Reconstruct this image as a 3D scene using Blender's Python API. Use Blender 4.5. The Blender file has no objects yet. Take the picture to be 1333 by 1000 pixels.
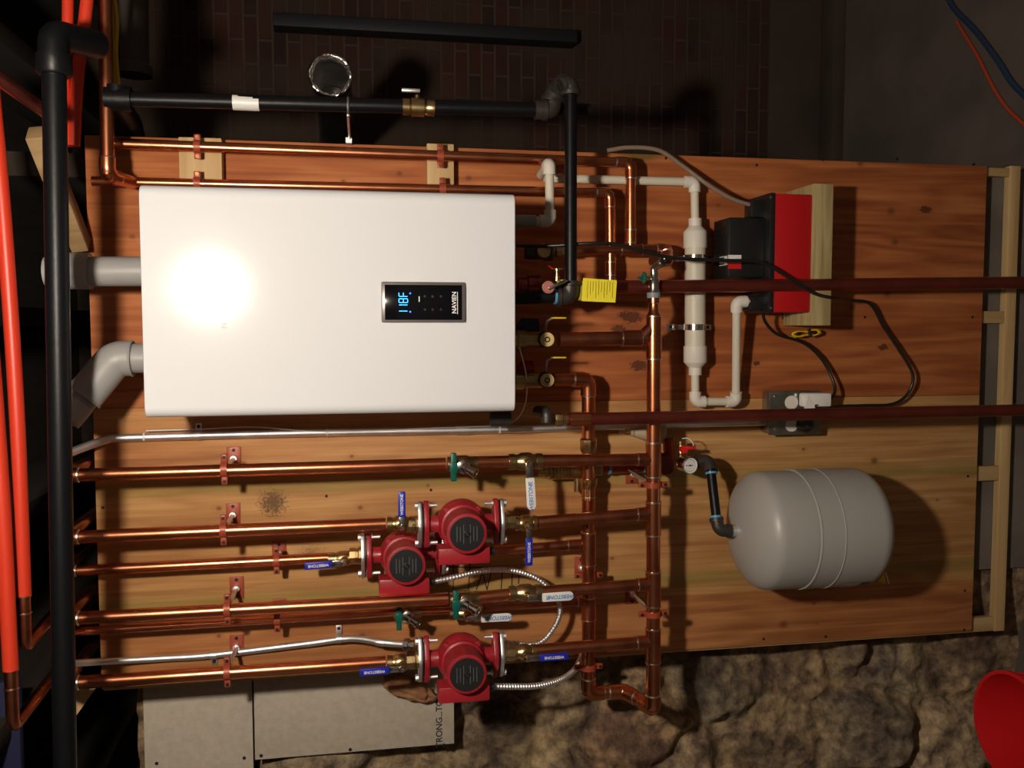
import bpy, bmesh, math, random
import numpy as np
from mathutils import Vector, Matrix, noise
random.seed(7)
SC = bpy.context.scene
COL = SC.collection
# ------------------------------------------------------------------ camera
# The phone was held sideways: image right = down (u), image down = the room's left (v), h = distance out from the plywood face.
F = 1170.0; CX, CY = 666.5, 500.0; DC = 2.1; EYE = 1.85
_u = Vector((6560, -80, F)).normalized()
_v = Vector((0, 18000, F)); _v = (_v - _v.dot(_u) * _u).normalized()
_h = -(_u.cross(_v))
def G(u, v, h): return Vector((-v, -h, EYE - u))
def ray(px, py):
    d = Vector(((px - CX) / F, (py - CY) / F, 1.0))
    return d.dot(_u), d.dot(_v), d.dot(_h)
def UV(px, py, h):
    a, b, c = ray(px, py); t = (h - DC) / c
    return a * t, b * t
def W(px, py, h):
    u, v = UV(px, py, h); return G(u, v, h)
def pr(r, px, py, h):
    return r * ((h - DC) / ray(px, py)[2]) / F
def axis(i): return G(_u[i], _v[i], _h[i]) - G(0, 0, 0)
cam_d = bpy.data.cameras.new('camera'); cam = bpy.data.objects.new('camera', cam_d); COL.objects.link(cam)
R_, D_, F_ = axis(0), axis(1), axis(2)
m = Matrix((R_, -D_, -F_)).transposed().to_4x4(); m.translation = G(0, 0, DC)
cam.matrix_world = m
cam_d.sensor_fit = 'HORIZONTAL'; cam_d.sensor_width = 36.0; cam_d.lens = F * 36.0 / 1333.0
cam_d.clip_start = 0.02
SC.camera = cam
# ------------------------------------------------------------------ light: one bare bulb on the ceiling, dim room
world = bpy.data.worlds.new('world'); SC.world = world; world.use_nodes = True
world.node_tree.nodes['Background'].inputs[0].default_value = (0.5, 0.55, 0.7, 1)
world.node_tree.nodes['Background'].inputs[1].default_value = 0.004
SC.view_settings.view_transform = 'Standard'; SC.view_settings.look = 'None'
SC.view_settings.gamma = 1.0; SC.view_settings.use_curve_mapping = False
SC.view_settings.exposure = 0.0
LIGHT = G(-0.442, -0.122, 1.65)
BULB_STRENGTH = 1200.0
# ------------------------------------------------------------------ materials
MATS = {}
def mat(name, col, rough=.5, metal=0.0, var=0.0, vscale=20.0, bump=0.0, bscale=60.0, emit=None, es=0, coat=0, col2=None, spec=None, trans=0, stretch=None):
    if name in MATS: return MATS[name]
    mt = bpy.data.materials.new(name); mt.use_nodes = True; MATS[name] = mt
    nt = mt.node_tree; b = nt.nodes['Principled BSDF']
    b.inputs['Base Color'].default_value = (*col, 1); b.inputs['Roughness'].default_value = rough
    b.inputs['Metallic'].default_value = metal
    if spec is not None: b.inputs['Specular IOR Level'].default_value = spec
    if coat: b.inputs['Coat Weight'].default_value = coat; b.inputs['Coat Roughness'].default_value = .14
    if trans: b.inputs['Transmission Weight'].default_value = trans
    if emit: b.inputs['Emission Color'].default_value = (*emit, 1); b.inputs['Emission Strength'].default_value = es
    tc = nt.nodes.new('ShaderNodeTexCoord'); src = tc.outputs['Object']
    if stretch:
        mp = nt.nodes.new('ShaderNodeMapping'); mp.inputs['Scale'].default_value = stretch
        nt.links.new(src, mp.inputs[0]); src = mp.outputs[0]
    if var or col2:
        n = nt.nodes.new('ShaderNodeTexNoise'); n.inputs['Scale'].default_value = vscale; n.inputs['Detail'].default_value = 5
        nt.links.new(src, n.inputs['Vector'])
        r = nt.nodes.new('ShaderNodeValToRGB'); nt.links.new(n.outputs[0], r.inputs[0])
        c2 = col2 or tuple(c * (1 - var) for c in col)
        r.color_ramp.elements[0].position = .35; r.color_ramp.elements[1].position = .65
        r.color_ramp.elements[0].color = (*c2, 1); r.color_ramp.elements[1].color = (*col, 1)
        nt.links.new(r.outputs[0], b.inputs['Base Color'])
    if bump:
        n = nt.nodes.new('ShaderNodeTexNoise'); n.inputs['Scale'].default_value = bscale; n.inputs['Detail'].default_value = 4
        nt.links.new(src, n.inputs['Vector'])
        bp = nt.nodes.new('ShaderNodeBump'); bp.inputs['Strength'].default_value = bump; bp.inputs['Distance'].default_value = .004
        nt.links.new(n.outputs[0], bp.inputs['Height']); nt.links.new(bp.outputs[0], b.inputs['Normal'])
    return mt
M_COPPER = mat('copper', (.80, .30, .15), .27, 1, vscale=14, col2=(.58, .19, .09))
M_COPPER2 = mat('handled_copper', (.60, .21, .11), .33, 1, vscale=22, col2=(.36, .12, .075))
M_OLDCOP = mat('tarnished_copper', (.34, .075, .05), .36, .85, vscale=9, col2=(.20, .045, .035))
M_SOLDER = mat('solder', (.72, .68, .62), .3, 1)
M_BRASS = mat('brass', (.62, .45, .22), .3, 1, vscale=30, col2=(.40, .29, .15))
M_CHROME = mat('chrome', (.75, .73, .70), .18, 1)
M_STEEL = mat('galvanized_steel', (.92, .92, .95), .45, 1, vscale=25, col2=(.76, .76, .80))
M_BOXST = mat('dull_zinc_box', (.36, .37, .33), .32, .9, vscale=30, col2=(.24, .25, .22))
M_IRON = mat('black_iron', (.005, .0055, .007), .40, .1, spec=.25, bump=.1, bscale=120)
M_IRONF = mat('cast_fitting', (.065, .058, .052), .45, .6, bump=.2, bscale=150)
M_WHITE = mat('white_enamel', (.66, .68, .725), .5, 0, coat=.9, spec=0)
M_WHITE.node_tree.nodes['Principled BSDF'].inputs['Coat Roughness'].default_value = .10
M_PVC = mat('white_pvc', (.74, .70, .64), .4, spec=.4)
M_PVCP = mat('pvc_pipe_cream', (.66, .62, .52), .42, spec=.4)
M_GPVC = mat('grey_pvc', (.30, .30, .30), .42)
M_RED = mat('red_pump_paint', (.38, .015, .027), .42, 0, var=.25, vscale=40, bump=.12, bscale=200, coat=.1)
M_HANGER = mat('copper_red_hanger_paint', (.34, .062, .028), .42, .1)
M_BLACK = mat('black_plastic', (.012, .012, .013), .35)
M_GLOSSBLACK = mat('gloss_black', (.004, .004, .006), .08)
M_TANK = mat('grey_tank_paint', (.36, .355, .34), .38, 0, bump=.05, bscale=300)
M_BLUE = mat('blue_vinyl', (.012, .022, .42), .38)
M_GREEN = mat('green_vinyl', (.0, .10, .075), .4)
M_YELLOW = mat('yellow_vinyl', (.75, .52, .01), .45)
M_TAG = mat('yellow_tag_card', (.80, .68, .015), .55)
M_HWHITE = mat('white_vinyl', (.78, .77, .76), .4)
M_PUMPRED = mat('red_plastic_tank', (.46, .006, .010), .42)
M_REDT = mat('red_pipe_sleeve', (.62, .040, .015), .4)
M_RUBBER = mat('black_cable', (.012, .012, .012), .35)
M_CONC = mat('concrete', (.17, .145, .125), .95, vscale=5, col2=(.11, .095, .085), bump=.5, bscale=40)
M_WALL = mat('bounce_wall', (.30, .27, .24), .95, vscale=5, col2=(.22, .19, .17), bump=.5, bscale=40)  # unseen walls, colour raised to bounce light and brighten the copper reflections
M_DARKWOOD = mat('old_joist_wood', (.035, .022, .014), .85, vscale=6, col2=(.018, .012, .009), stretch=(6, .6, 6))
M_FLOOR = mat('floor_concrete', (.13, .10, .085), .9, vscale=4, col2=(.085, .07, .062), bump=.3, bscale=30)
M_BOARD = mat('cement_board', (.50, .44, .36), .85, vscale=60, col2=(.44, .385, .315), bump=.15, bscale=200)
M_INK = mat('dark_ink', (.02, .018, .016), .7)
M_WHITEINK = mat('white_ink', (.8, .8, .8), .5)
M_BLUEINK = mat('blue_ink', (.02, .22, .62), .5)
M_FOIL = mat('aluminium_foil', (.75, .74, .72), .22, 1, bump=.9, bscale=60)
M_GAUGE = mat('gauge_face', (.72, .70, .68), .4)
M_BUCKET = mat('red_bucket_plastic', (.62, .012, .016), .38)
M_REDV = mat('red_vinyl', (.60, .015, .012), .38)
M_THREAD = mat('blue_thread_sealant', (.10, .30, .50), .5)
M_SCREW = mat('dark_screw', (.03, .025, .02), .5, .5)

def wood(name, base, dark, axis_='Z', sc=1.0, green=None):
    if name in MATS: return MATS[name]
    mt = bpy.data.materials.new(name); mt.use_nodes = True; MATS[name] = mt
    nt = mt.node_tree; b = nt.nodes['Principled BSDF']; b.inputs['Roughness'].default_value = .62
    tc = nt.nodes.new('ShaderNodeTexCoord'); mp = nt.nodes.new('ShaderNodeMapping')
    s = {'Z': (22, 22, 1.3), 'X': (1.3, 22, 22), 'Y': (22, 1.3, 22)}[axis_]
    mp.inputs['Scale'].default_value = tuple(k * sc for k in s)
    nt.links.new(tc.outputs['Object'], mp.inputs[0])
    n = nt.nodes.new('ShaderNodeTexNoise'); n.inputs['Scale'].default_value = 1.6; n.inputs['Detail'].default_value = 7; n.inputs['Distortion'].default_value = .8
    nt.links.new(mp.outputs[0], n.inputs['Vector'])
    r = nt.nodes.new('ShaderNodeValToRGB'); e = r.color_ramp.elements
    e[0].position = .3; e[0].color = (*dark, 1); e[1].position = .62; e[1].color = (*base, 1)
    if green: k = e.new(.72); k.color = (*green, 1)
    nt.links.new(n.outputs[0], r.inputs[0]); nt.links.new(r.outputs[0], b.inputs['Base Color'])
    return mt
M_PINE = wood('pine', (.62, .43, .21), (.50, .32, .14), 'X')
M_PINEZ = wood('pine_upright', (.62, .43, .21), (.50, .32, .14), 'Z')
M_TREATED = wood('treated_lumber', (.50, .40, .20), (.27, .20, .08), 'X', 1.5, green=(.36, .38, .12))
# ------------------------------------------------------------------ mesh builder
def frame(d, hint=None):
    d = d.normalized(); hint = hint or Vector((0, 0, 1))
    if abs(d.dot(hint)) > .95: hint = Vector((1, 0, 0)) if abs(d.x) < .9 else Vector((0, 1, 0))
    a = d.cross(hint).normalized(); return a, d.cross(a).normalized()
class MB:
    def __init__(s): s.v = []; s.f = []
    def add(s, vs, fs):
        o = len(s.v); s.v += [Vector(v) for v in vs]; s.f += [[i + o for i in f] for f in fs]; return s
    def bm_add(s, bm):
        bm.verts.index_update(); s.add([v.co.copy() for v in bm.verts], [[v.index for v in f.verts] for f in bm.faces]); bm.free(); return s
    def obox(s, c, a, b, n, bev=0.0):           # centre and three half-axis vectors
        bm = bmesh.new(); q = []
        for k in range(8):
            q.append(bm.verts.new(c + a * (1 if k & 1 else -1) + b * (1 if k & 2 else -1) + n * (1 if k & 4 else -1)))
        for f in ((0, 1, 3, 2), (4, 6, 7, 5), (0, 4, 5, 1), (2, 3, 7, 6), (0, 2, 6, 4), (1, 5, 7, 3)): bm.faces.new([q[i] for i in f])
        if bev: bmesh.ops.bevel(bm, geom=bm.edges[:], offset=bev, segments=2, affect='EDGES', profile=.5)
        return s.bm_add(bm)
    def box(s, u0, u1, v0, v1, h0, h1, bev=0.0):
        c = G((u0 + u1) / 2, (v0 + v1) / 2, (h0 + h1) / 2)
        return s.obox(c, Vector(((v1 - v0) / 2, 0, 0)), Vector((0, (h1 - h0) / 2, 0)), Vector((0, 0, (u1 - u0) / 2)), bev)
    def pbox(s, x0, y0, x1, y1, h0, h1, bev=0.0, hp=None):   # from pixel corners seen on plane hp (default h1)
        hp = h1 if hp is None else hp
        ym, xm = (y0 + y1) / 2, (x0 + x1) / 2
        return s.box(UV(x0, ym, hp)[0], UV(x1, ym, hp)[0], UV(xm, y0, hp)[1], UV(xm, y1, hp)[1], h0, h1, bev)
    def lathe(s, o, d, prof, n=20, hint=None, cap=True):     # prof [(dist along d, radius)]
        d = d.normalized(); a, b = frame(d, hint); vs = []; fs = []
        for (t, r) in prof:
            for k in range(n):
                th = 2 * math.pi * k / n; vs.append(o + d * t + (a * math.cos(th) + b * math.sin(th)) * r)
        for i in range(len(prof) - 1):
            for k in range(n):
                k2 = (k + 1) % n; fs.append([i * n + k, i * n + k2, (i + 1) * n + k2, (i + 1) * n + k])
        if cap: fs.append(list(range(n))[::-1]); fs.append([(len(prof) - 1) * n + k for k in range(n)])
        return s.add(vs, fs)
    def cyl(s, p0, p1, r0, r1=None, n=18):
        d = p1 - p0; return s.lathe(p0, d, [(0, r0), (d.length, r0 if r1 is None else r1)], n)
    def ball(s, c, r, n=14, sq=(1, 1, 1)):
        bm = bmesh.new(); bmesh.ops.create_uvsphere(bm, u_segments=n, v_segments=n // 2 + 2, radius=1)
        for v in bm.verts: v.co = Vector(c) + Vector((v.co.x * r * sq[0], v.co.y * r * sq[1], v.co.z * r * sq[2]))
        return s.bm_add(bm)
    def sweep(s, pts, r, n=14, cap=True, rf=None):
        pts = [Vector(p) for p in pts]; P = [pts[0]]
        for p in pts[1:]:
            if (p - P[-1]).length > 1e-6: P.append(p)
        T = []
        for i in range(len(P)):
            t = (P[min(i + 1, len(P) - 1)] - P[max(i - 1, 0)]); T.append(t.normalized())
        a, b = frame(T[0]); vs = []; fs = []
        for i, p in enumerate(P):
            if i:
                ax = T[i - 1].cross(T[i])
                if ax.length > 1e-7:
                    q = Matrix.Rotation(T[i - 1].angle(T[i]), 3, ax.normalized()); a = (q @ a).normalized()
                a = (a - T[i] * a.dot(T[i])).normalized(); b = T[i].cross(a)
            rr = rf(i, len(P)) if rf else r
            for k in range(n):
                th = 2 * math.pi * k / n; vs.append(p + (a * math.cos(th) + b * math.sin(th)) * rr)
        for i in range(len(P) - 1):
            for k in range(n):
                k2 = (k + 1) % n; fs.append([i * n + k, i * n + k2, (i + 1) * n + k2, (i + 1) * n + k])
        if cap: fs.append(list(range(n))[::-1]); fs.append([(len(P) - 1) * n + k for k in range(n)])
        return s.add(vs, fs)
    def torus(s, c, d, R, r, n=28, m_=8):
        a, b = frame(d); pts = [c + (a * math.cos(2 * math.pi * k / n) + b * math.sin(2 * math.pi * k / n)) * R for k in range(n)]
        vs = []; fs = []; dn = d.normalized()
        for k in range(n):
            o = (pts[k] - c).normalized()
            for j in range(m_):
                th = 2 * math.pi * j / m_; vs.append(pts[k] + (o * math.cos(th) + dn * math.sin(th)) * r)
        for k in range(n):
            for j in range(m_):
                fs.append([k * m_ + j, ((k + 1) % n) * m_ + j, ((k + 1) % n) * m_ + (j + 1) % m_, k * m_ + (j + 1) % m_])
        return s.add(vs, fs)
    def prism(s, poly, n, bev=0.0):            # polygon of world points extruded by vector n
        bm = bmesh.new(); a = [bm.verts.new(Vector(p)) for p in poly]; b = [bm.verts.new(Vector(p) + n) for p in poly]; k = len(poly)
        bm.faces.new(a); bm.faces.new(b[::-1])
        for i in range(k): bm.faces.new([a[i], b[i], b[(i + 1) % k], a[(i + 1) % k]])
        if bev:
            bmesh.ops.recalc_face_normals(bm, faces=bm.faces[:])
            bmesh.ops.bevel(bm, geom=bm.edges[:], offset=bev, segments=2, affect='EDGES', profile=.5)
        return s.bm_add(bm)
ORG = {}
def build(mb, name, m_, parent=None, label=None, cat=None, group=None, kind=None, org=None, sharp=38):
    if parent is not None: o0 = ORG[parent]
    elif org is not None: o0 = Vector(org)
    else:
        xs = [v.x for v in mb.v]; ys = [v.y for v in mb.v]; zs = [v.z for v in mb.v]
        o0 = Vector(((min(xs) + max(xs)) / 2, (min(ys) + max(ys)) / 2, min(zs)))
    bm = bmesh.new(); vv = [bm.verts.new(v - o0) for v in mb.v]
    for f in mb.f:
        try: bm.faces.new([vv[i] for i in f])
        except ValueError: pass
    bmesh.ops.recalc_face_normals(bm, faces=bm.faces[:])
    lim = math.radians(sharp)
    for e in bm.edges:
        e.smooth = not (len(e.link_faces) == 2 and e.calc_face_angle(0) > lim)
    for f in bm.faces: f.smooth = True
    me = bpy.data.meshes.new(name); bm.to_mesh(me); bm.free()
    me.materials.append(m_)
    o = bpy.data.objects.new(name, me); COL.objects.link(o)
    if parent is not None: o.parent = parent
    else: o.location = o0
    ORG[o] = o0
    if label: o['label'] = label
    if cat: o['category'] = cat
    if group: o['group'] = group
    if kind: o['kind'] = kind
    return o
def thing(name, label, cat, loc, group=None):
    o = bpy.data.objects.new(name, None); COL.objects.link(o); o.location = loc; o.empty_display_size = .02
    ORG[o] = Vector(loc); o['label'] = label; o['category'] = cat
    if group: o['group'] = group
    return o
def children_of(o): return [c for c in bpy.data.objects if c.parent == o]
def dup(root, loc, label, group=None):
    r = root.copy(); COL.objects.link(r); r.location = loc; r['label'] = label
    if group: r['group'] = group
    ORG[r] = Vector(loc)
    for ch in children_of(root):
        c = ch.copy(); COL.objects.link(c); c.parent = r; ORG[c] = Vector(loc)
        for g in children_of(ch):
            d = g.copy(); COL.objects.link(d); d.parent = c; ORG[d] = Vector(loc)
    return r
def text(s_, o, xd, yd, size, name, m_, parent, depth=.0004, shear=0):
    cu = bpy.data.curves.new('lettering', 'FONT'); cu.body = s_; cu.size = size; cu.extrude = 0; cu.offset = size * .018; cu.align_x = 'CENTER'; cu.align_y = 'CENTER'; cu.shear = shear
    ob = bpy.data.objects.new('lettering', cu); COL.objects.link(ob)
    dg = bpy.context.evaluated_depsgraph_get(); me = ob.evaluated_get(dg).to_mesh()
    xd = xd.normalized(); yd = yd.normalized(); n = xd.cross(yd)
    mb = MB(); mb.add([o + xd * v.co.x + yd * v.co.y + n * depth for v in me.vertices], [list(p.vertices) for p in me.polygons])
    ob.to_mesh_clear(); bpy.data.objects.remove(ob); bpy.data.curves.remove(cu)
    return build(mb, name, m_, parent)
def fillet(pts, r, n=8):
    out = [pts[0]]
    for i in range(1, len(pts) - 1):
        a, b, c = pts[i - 1], pts[i], pts[i + 1]; d0 = (a - b).normalized(); d1 = (c - b).normalized()
        th = d0.angle(d1)
        if th > math.radians(176): out.append(b); continue
        t = min(r / math.tan(th / 2), (a - b).length * .48, (c - b).length * .48); rr = t * math.tan(th / 2)
        cen = b + (d0 + d1).normalized() * (rr / math.sin(th / 2)); p0 = b + d0 * t; p1 = b + d1 * t
        e0, e1 = p0 - cen, p1 - cen; an = e0.angle(e1)
        for k in range(n + 1):
            w = k / n; out.append(cen + (e0 * math.sin((1 - w) * an) + e1 * math.sin(w * an)) / math.sin(an))
    out.append(pts[-1]); return out
def spline(pts, n=10):
    P = [pts[0] * 2 - pts[1]] + list(pts) + [pts[-1] * 2 - pts[-2]]; out = []
    for i in range(1, len(P) - 2):
        for k in range(n):
            t = k / n; a, b, c, d = P[i - 1], P[i], P[i + 1], P[i + 2]
            out.append(.5 * ((2 * b) + (c - a) * t + (2 * a - 5 * b + 4 * c - d) * t * t + (3 * b - a - 3 * c + d) * t ** 3))
    out.append(P[-2]); return out
UDIR, VDIR, HDIR = Vector((0, 0, -1)), Vector((-1, 0, 0)), Vector((0, -1, 0))
XR, ZU = Vector((1, 0, 0)), Vector((0, 0, 1))
# ------------------------------------------------------------------ the setting
PT, PB = UV(120, 500, 0)[0], UV(1275, 520, 0)[0]         # plywood top and bottom
PR, PL = UV(700, 196, 0)[1], UV(900, 846, 0)[1]          # plywood right and left edge
print('PLY', PB - PT, PL - PR, PT, PB, PR, PL)
bx = UV(184, 390, .36); bx2 = UV(671, 395, .36); by = UV(430, 245.5, .36); by2 = UV(430, 540.5, .36)
print('BOILER', bx2[0] - bx[0], by2[1] - by[1])
def st(mb, name, m_, **k): return build(mb, name, m_, kind='structure', org=(0, 0, 0), **k)
UF = EYE                      # floor level in u
UC = -.92                    # ceiling
st(MB().box(UF, UF + .1, -2.3, 2.6, -1.4, 4.4), 'floor', M_FLOOR)
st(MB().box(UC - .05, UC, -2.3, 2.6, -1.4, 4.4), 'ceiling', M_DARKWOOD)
st(MB().box(UC, UF, 2.5, 2.6, -1.4, 4.4), 'wall_left', M_WALL)
st(MB().box(UC, UF, -2.3, -2.2, -1.4, 4.4), 'wall_right', M_WALL)
st(MB().box(UC, UF, -2.2, 2.5, 4.3, 4.4), 'wall_front', M_WALL)
# deep alcove to the right of the plywood: brick above, parged below
UBR = UV(1000, 100, -1.2)[0]
def brick_mat():  # brick and mortar colours darkened to carry the alcove's dim light
    mt = bpy.data.materials.new('dimmed_brick'); mt.use_nodes = True; nt = mt.node_tree; b = nt.nodes['Principled BSDF']; b.inputs['Roughness'].default_value = .95
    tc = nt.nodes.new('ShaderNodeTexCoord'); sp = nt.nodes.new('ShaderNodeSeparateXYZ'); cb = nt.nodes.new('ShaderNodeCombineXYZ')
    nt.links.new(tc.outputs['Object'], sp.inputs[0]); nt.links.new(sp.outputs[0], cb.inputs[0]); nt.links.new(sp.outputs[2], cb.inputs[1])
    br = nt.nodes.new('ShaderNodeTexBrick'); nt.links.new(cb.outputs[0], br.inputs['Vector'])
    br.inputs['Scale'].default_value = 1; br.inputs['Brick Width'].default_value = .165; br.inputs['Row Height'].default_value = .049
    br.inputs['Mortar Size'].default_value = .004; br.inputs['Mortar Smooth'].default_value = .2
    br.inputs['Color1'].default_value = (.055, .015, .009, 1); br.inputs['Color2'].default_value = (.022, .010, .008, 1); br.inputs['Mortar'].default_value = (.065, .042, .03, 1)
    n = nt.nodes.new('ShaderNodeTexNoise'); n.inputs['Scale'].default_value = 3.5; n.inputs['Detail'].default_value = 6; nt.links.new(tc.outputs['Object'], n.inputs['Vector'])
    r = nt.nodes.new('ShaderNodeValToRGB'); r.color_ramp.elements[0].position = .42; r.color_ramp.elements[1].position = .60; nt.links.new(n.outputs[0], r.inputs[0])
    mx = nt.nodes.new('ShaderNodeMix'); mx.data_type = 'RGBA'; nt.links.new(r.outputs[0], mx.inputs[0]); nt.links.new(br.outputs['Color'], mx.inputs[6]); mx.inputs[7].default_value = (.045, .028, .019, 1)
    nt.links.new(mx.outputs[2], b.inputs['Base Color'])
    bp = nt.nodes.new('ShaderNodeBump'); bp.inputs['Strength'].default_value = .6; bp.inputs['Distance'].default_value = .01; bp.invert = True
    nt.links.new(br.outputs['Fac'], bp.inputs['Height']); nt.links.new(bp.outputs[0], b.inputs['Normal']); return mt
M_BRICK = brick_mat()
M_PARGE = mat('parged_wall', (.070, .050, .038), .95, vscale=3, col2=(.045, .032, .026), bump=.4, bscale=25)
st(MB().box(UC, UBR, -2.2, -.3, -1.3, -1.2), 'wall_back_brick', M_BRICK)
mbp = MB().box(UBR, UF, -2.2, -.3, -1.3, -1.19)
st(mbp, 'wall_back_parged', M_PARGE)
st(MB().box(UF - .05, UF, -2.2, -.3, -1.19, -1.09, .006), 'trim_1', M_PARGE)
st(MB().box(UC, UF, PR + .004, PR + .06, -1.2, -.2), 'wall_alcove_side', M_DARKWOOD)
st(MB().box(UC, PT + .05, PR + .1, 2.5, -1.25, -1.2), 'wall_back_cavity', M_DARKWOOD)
# concrete wall behind the stud frame, right up to the plywood
UCAV = UV(185, 930, -.12)[0]
st(MB().box(PT + .06, UF, PR + .004, .66, -.2, -.0345), 'wall_back', M_CONC)
# fieldstone wall to the left of the plywood
def stone_wall():
    u0, u1, v0, v1 = UCAV, UF, .60, 2.5; step = .0085
    nu, nv = int((u1 - u0) / step), int((v1 - v0) / .011)
    rng = np.random.RandomState(11); S = .23; gu, gv = int((u1 - u0) / S) + 4, int((v1 - v0) / S) + 4
    jit = rng.rand(gu, gv, 2); tone = rng.rand(gu, gv, 3)
    U, V = np.meshgrid(np.linspace(u0, u1, nu), np.linspace(v0, v1, nv), indexing='ij')
    wu = np.empty_like(U); wv = np.empty_like(U); fine = np.empty_like(U); big = np.empty_like(U)
    for i in range(nu):
        for j in range(nv):
            p = Vector((U[i, j] * 5, V[i, j] * 5, 3.1)); q = noise.noise_vector(p)
            wu[i, j] = q.x * .055; wv[i, j] = q.y * .055
            fine[i, j] = noise.fractal(Vector((U[i, j] * 22, V[i, j] * 22, 9)), 1.0, 2.0, 4); big[i, j] = noise.noise(Vector((U[i, j] * 3, V[i, j] * 3, 17)))
    su = (U + wu - u0) / S + 1; sv = (V + wv - v0) / S + 1; iu = np.floor(su).astype(int); iv = np.floor(sv).astype(int)
    f1 = np.full(U.shape, 9.); f2 = np.full(U.shape, 9.); ci = np.zeros(U.shape, int); cj = np.zeros(U.shape, int)
    for a in (-1, 0, 1):
        for b in (-1, 0, 1):
            A = np.clip(iu + a, 0, gu - 1); B = np.clip(iv + b, 0, gv - 1)
            d = np.hypot(A + jit[A, B, 0] - su, B + jit[A, B, 1] - sv); c1 = d < f1
            f2 = np.where(c1, f1, np.minimum(f2, d)); ci = np.where(c1, A, ci); cj = np.where(c1, B, cj); f1 = np.where(c1, d, f1)
    e = np.clip((f2 - f1) / .36, 0, 1); dome = e * e * (3 - 2 * e)
    smear = np.clip(.85 + 1.5 * big, .25, 1); amp = (.35 + .65 * tone[ci, cj, 0]) * smear
    hgt = -.130 + .066 * dome * amp + .013 * fine + .022 * big
    kk = np.clip((U - 1.58) / .08, 0, 1) * np.clip((1.0 - V) / .3, 0, 1); hgt = hgt * (1 - kk) + (-.050 + .004 * fine) * kk
    mb = MB(); vs = [G(U[i, j], V[i, j], min(hgt[i, j], -.040)) for i in range(nu) for j in range(nv)]
    fs = [[i * nv + j, (i + 1) * nv + j, (i + 1) * nv + j + 1, i * nv + j + 1] for i in range(nu - 1) for j in range(nv - 1)]
    me = bpy.data.meshes.new('wall_back_stone'); me.from_pydata([tuple(v) for v in vs], [], fs); me.update()
    for p in me.polygons: p.use_smooth = True
    at = me.color_attributes.new('stone_tone', 'FLOAT_COLOR', 'POINT')
    base = np.array([.335, .262, .19]); cols = np.ones((nu * nv, 4), dtype=np.float32)
    t = tone[ci, cj]; k = (.62 + .55 * t[..., 1])[..., None]; tint = 1 + (t[..., 2:3] - .5) * np.array([.22, .0, -.22])
    stone = base * k * tint; mort = np.array([.36, .28, .19]) * (.7 + .3 * np.clip(fine + .5, 0, 1))[..., None]
    w = (np.clip(e * 2.2, 0, 1) * smear)[..., None]; c = stone * w + mort * (1 - w)
    cols[:, :3] = c.reshape(-1, 3); at.data.foreach_set('color', cols.ravel())
    mt = bpy.data.materials.new('fieldstone'); mt.use_nodes = True; nt = mt.node_tree; b = nt.nodes['Principled BSDF']; b.inputs['Roughness'].default_value = .95
    ca = nt.nodes.new('ShaderNodeVertexColor'); ca.layer_name = 'stone_tone'
    tc = nt.nodes.new('ShaderNodeTexCoord'); n = nt.nodes.new('ShaderNodeTexNoise'); n.inputs['Scale'].default_value = 28; n.inputs['Detail'].default_value = 7; n.inputs['Roughness'].default_value = .7
    nt.links.new(tc.outputs['Object'], n.inputs['Vector']); r = nt.nodes.new('ShaderNodeValToRGB'); nt.links.new(n.outputs[0], r.inputs[0])
    r.color_ramp.elements[0].position = .33; r.color_ramp.elements[0].color = (.30, .27, .28, 1); r.color_ramp.elements[1].position = .66; r.color_ramp.elements[1].color = (1.35, 1.3, 1.2, 1)
    mx = nt.nodes.new('ShaderNodeMix'); mx.data_type = 'RGBA'; mx.blend_type = 'MULTIPLY'; mx.inputs[0].default_value = 1
    n2 = nt.nodes.new('ShaderNodeTexNoise'); n2.inputs['Scale'].default_value = 7; n2.inputs['Detail'].default_value = 4; nt.links.new(tc.outputs['Object'], n2.inputs['Vector']); r2 = nt.nodes.new('ShaderNodeValToRGB'); nt.links.new(n2.outputs[0], r2.inputs[0]); r2.color_ramp.elements[0].position = .36; r2.color_ramp.elements[0].color = (.50, .44, .46, 1); r2.color_ramp.elements[1].position = .62; r2.color_ramp.elements[1].color = (1.25, 1.2, 1.05, 1)
    m2 = nt.nodes.new('ShaderNodeMix'); m2.data_type = 'RGBA'; m2.blend_type = 'MULTIPLY'; m2.inputs[0].default_value = 1; nt.links.new(ca.outputs[0], m2.inputs[6]); nt.links.new(r2.outputs[0], m2.inputs[7])
    nt.links.new(m2.outputs[2], mx.inputs[6]); nt.links.new(r.outputs[0], mx.inputs[7]); nt.links.new(mx.outputs[2], b.inputs['Base Color'])
    bp = nt.nodes.new('ShaderNodeBump'); bp.inputs['Strength'].default_value = .8; bp.inputs['Distance'].default_value = .008; nt.links.new(n.outputs[0], bp.inputs['Height']); nt.links.new(bp.outputs[0], b.inputs['Normal'])
    me.materials.append(mt); o = bpy.data.objects.new('wall_back_stone', me); COL.objects.link(o); o['kind'] = 'structure'
stone_wall()
# stud frame the plywood is screwed to
def stud(y0, y1, name):
    v0 = max(UV(1290, y0, 0)[1], PR + .001); v1 = UV(1290, y1, 0)[1]
    mb = MB().box(PT, UV(1305, 500, -.012)[0] - .0005, v0, v1, -.033, -.012, .002); return st(mb, name, M_PINEZ)
for i, (a, b) in enumerate(((209, 228), (405, 421), (608, 627), (806, 824))): stud(a, b, 'trim_%d' % (i + 2))
up0 = UV(1305, 500, -.012)[0]
st(MB().box(up0, up0 + .031, PR - .005, PL + .01, -.033, -.01, .002), 'trim_6', M_PINE)
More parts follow.
